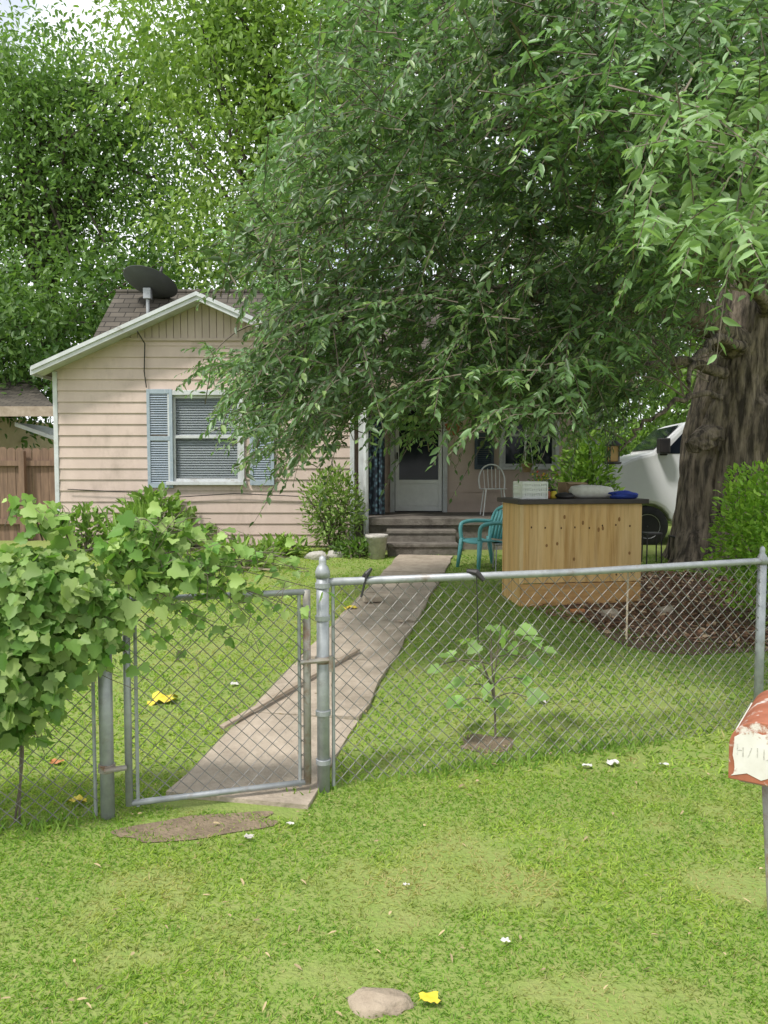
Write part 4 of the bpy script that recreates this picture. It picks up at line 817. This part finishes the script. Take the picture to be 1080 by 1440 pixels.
plank((280,797),(390,806),.025,.02,'weathered board lying in the bed before the cottage wall',M_wood,.03,'board')
def scrap(px,py,s,m,lb,seed,name='litter',cat='litter',h=.025):
    p=G(px,py); t=MB(); vs=[];fs=[]; n=6
    for i in range(n):
        for j in range(n):
            u=(i/(n-1)-.5)*2*s; v=(j/(n-1)-.5)*1.5*s; vs.append((p.x+u*(.6+.8*float(vnoise(j*.9,seed,1))),p.y+v*(.6+.8*float(vnoise(i*.9,seed,2))),p.z+h+s*.9*(float(vnoise(i*.9,j*.9,seed))-.4)))
    for i in range(n-1):
        for j in range(n-1): fs.append((i*n+j,i*n+j+1,(i+1)*n+j+1,(i+1)*n+j))
    t.add(vs,fs); return t.build(name,m,smooth=True,label=lb,cat=cat)
for k,(px,py,s,m_,lb) in enumerate([(230,988,.085,M_yellow,'crumpled yellow plastic bag on the lawn behind the gate'),(110,1132,.04,M_yellow,'small yellow wrapper at the foot of the left fence'),(80,1076,.03,M_orange,'little orange wrapper behind the fence under the vine'),(493,858,.06,M_yellow,'yellow plastic scrap on the left edge of the walkway by the brick'),
    (603,1415,.028,M_yellow,'yellow dead leaf in the grass beside the tan rock'),(710,1331,.014,M_paper,'tiny white paper bit in the foreground grass toward the right'),(571,1252,.011,M_paper,'tiny white paper bit below the center of the fence'),(408,1165,.016,M_paper,'white paper scrap in the grass right of the gate dirt'),(350,1184,.02,M_wstone,'grey paper scrap at the right end of the gate dirt'),
    (862,1078,.03,M_paper,'torn white paper under the right stretch of fence'),(826,1082,.02,M_paper,'small white paper left of the torn paper under the fence'),(933,1080,.02,M_paper,'white wrapper at the fence foot nearest the mailbox'),(760,990,.04,M_paper,'pale strip of paper on the lawn right of the sapling'),(330,965,.025,M_paper,'white scrap on the lawn left of the long plank')]):
    scrap(px,py,s,m_,lb,k+3)
a=Cp+dR*.87; p=Vector((a.x,a.y,1.10)); t=MB(); t.tube([p+Vector((-.05,-.01,.03)),p+Vector((0,-.03,.025)),p+Vector((.04,-.04,-.02))],[.012,.02,.012],8); t.tube([p+Vector((.0,-.035,.02)),p+Vector((.012,-.03,-.35))],.003,4); t.build('strap',M_black,label='dark strap with a dangling cord tied over the fence rail',cat='strap')
a=Cp+dR*.24; p=Vector((a.x,a.y,1.12)); t=MB(); t.tube([p+Vector((-.03,0,-.01)),p+Vector((.0,-.01,.02)),p+Vector((.025,-.01,.05))],[.008,.016,.007],8); t.tube([p+Vector((0,-.02,.02)),p+Vector((-.03,-.03,-.10))],.006,6); t.build('clip',M_black,label='black clip caught on the fence rail near the gate post',cat='clip')
a=Cp+dR*1.87; p=Vector((a.x,a.y+.03,1.09)); t=MB(); t.tube([p+Vector((0,0,-.42)),p+Vector((.003,0,0))],.006,6); t.build('stake',M_wood,label='thin pale stake tied upright to the right fence mesh',cat='stake')
for k,(px,py,tp) in enumerate([(305,790,745),(262,800,770),(350,788,765)]):
    p=G(px,py); q=P(px+2,tp,p.y); t=MB(); t.tube([p-Vector((0,0,.03)),q],.012,6); t.build('garden_stake',M_wood,label=['tallest thin wooden stake in the bed before the cottage wall','short wooden stake left of the tallest one in the bed','short wooden stake right of the tallest one in the bed'][k],cat='stake')
n=3600; a=rng.uniform(0,2*np.pi,n); r=np.sqrt(rng.random(n)); x=MULCH[0]+1.65*r*np.cos(a); y=MULCH[1]+1.65*r*np.sin(a); pos=np.stack([x,y,gz(x,y)+.012+.02*rng.random(n)],1)
f=rng.random((n,1)); cc=np.array([.32,.18,.11])*(1-f)+np.array([.16,.09,.06])*f; cc[rng.random(n)<.18]=(.52,.38,.25)
leaves('leaf_litter',pos,np.stack([np.cos(a*7),np.sin(a*7),rng.normal(0,.25,n)],1),np.array([0,0,1.])+rng.normal(0,.35,(n,3)),rng.uniform(.04,.1,n),rng.uniform(.015,.04,n),cc,M_dry,None,OVAL,.2,.2,label='brown leaf and bark litter on the ground under the big tree',cat='leaf litter',kind='stuff')
n=420; y=rng.uniform(1.8,9,n); x=rng.uniform(-1,1,n)*(.55*y+.3); pos=np.stack([x,y,gz(x,y)+.022],1); cc=np.ones((n,3))*np.array([.46,.36,.21])*rng.uniform(.5,1.2,(n,1))
leaves('fallen_leaves',pos,rng.normal(0,1,(n,3))*np.array([1,1,.2]),np.array([0,0,1.])+rng.normal(0,.3,(n,3)),rng.uniform(.015,.04,n),rng.uniform(.006,.016,n),cc,M_dry,None,OVAL,.2,.3,label='scattered dry leaves over the lawn',cat='fallen leaves',kind='stuff')
n=2200; s=rng.uniform(-2.4,5.6,n); s=s[(s<-1.2)|(s>-.15)]; s=s[vnoise(s*2.2,s*0,51)+.25*rng.random(len(s))>.42]; n=len(s); x=Cp.x+dR.x*s+rng.normal(0,.06,n); y=Cp.y+dR.y*s+rng.normal(0,.06,n); pos=np.stack([x,y,gz(x,y)],1); lean=rng.normal(0,.5,(n,2)); d=np.concatenate([lean,np.ones((n,1))],1)
f=rng.random((n,1)); cc=np.array([.15,.29,.05])*(1-f)+np.array([.29,.43,.09])*f
leaves('fence_weeds',pos,d,rng.normal(0,1,(n,3)),rng.uniform(.03,.085,n),rng.uniform(.005,.010,n),cc,M_grass,None,BLADE,.3,.3,label='untrimmed weeds along the foot of the chain link fence',cat='weeds',kind='stuff')
# ------------------------------------------------------------------ light, world, camera
SD=Vector((-.38,-.42,.82)).normalized()
sl=bpy.data.lights.new('sun','SUN'); sl.energy=3.7; sl.angle=R(8); sl.color=(1,.96,.90); so=bpy.data.objects.new('sun',sl); COL.objects.link(so); so.rotation_euler=(-SD).to_track_quat('-Z','Y').to_euler(); so.location=(0,0,20)
w=bpy.data.worlds.new('World'); SC.world=w; w.use_nodes=True; nt=w.node_tree; bg=nt.nodes['Background']
sky=nd(nt,'ShaderNodeTexSky',sky_type='NISHITA'); sky.sun_disc=False; sky.sun_elevation=math.asin(SD.z); sky.sun_rotation=math.atan2(SD.x,SD.y)
tc=nd(nt,'ShaderNodeTexCoord'); n=nd(nt,'ShaderNodeTexNoise'); n.inputs['Scale'].default_value=3.0; n.inputs['Detail'].default_value=7; nt.links.new(tc.outputs['Generated'],n.inputs['Vector'])
r=nd(nt,'ShaderNodeValToRGB'); r.color_ramp.elements[0].position=.28; r.color_ramp.elements[1].position=.52; nt.links.new(n.outputs['Fac'],r.inputs['Fac'])
mx=nd(nt,'ShaderNodeMix',data_type='RGBA'); nt.links.new(r.outputs['Color'],mx.inputs[0]); nt.links.new(sky.outputs[0],mx.inputs[6]); mx.inputs[7].default_value=(9.9,10.2,10.5,1)
nt.links.new(mx.outputs[2],bg.inputs['Color']); bg.inputs['Strength'].default_value=.15
cam=bpy.data.cameras.new('camera'); co=bpy.data.objects.new('camera',cam); COL.objects.link(co); co.location=(0,0,CH); co.rotation_euler=(R(90)-TH,0,0); cam.lens=27; cam.sensor_width=36; cam.sensor_fit='AUTO'; cam.clip_start=.05; cam.clip_end=600; SC.camera=co
SC.view_settings.view_transform='Standard'; SC.view_settings.look='None'; SC.view_settings.exposure=0
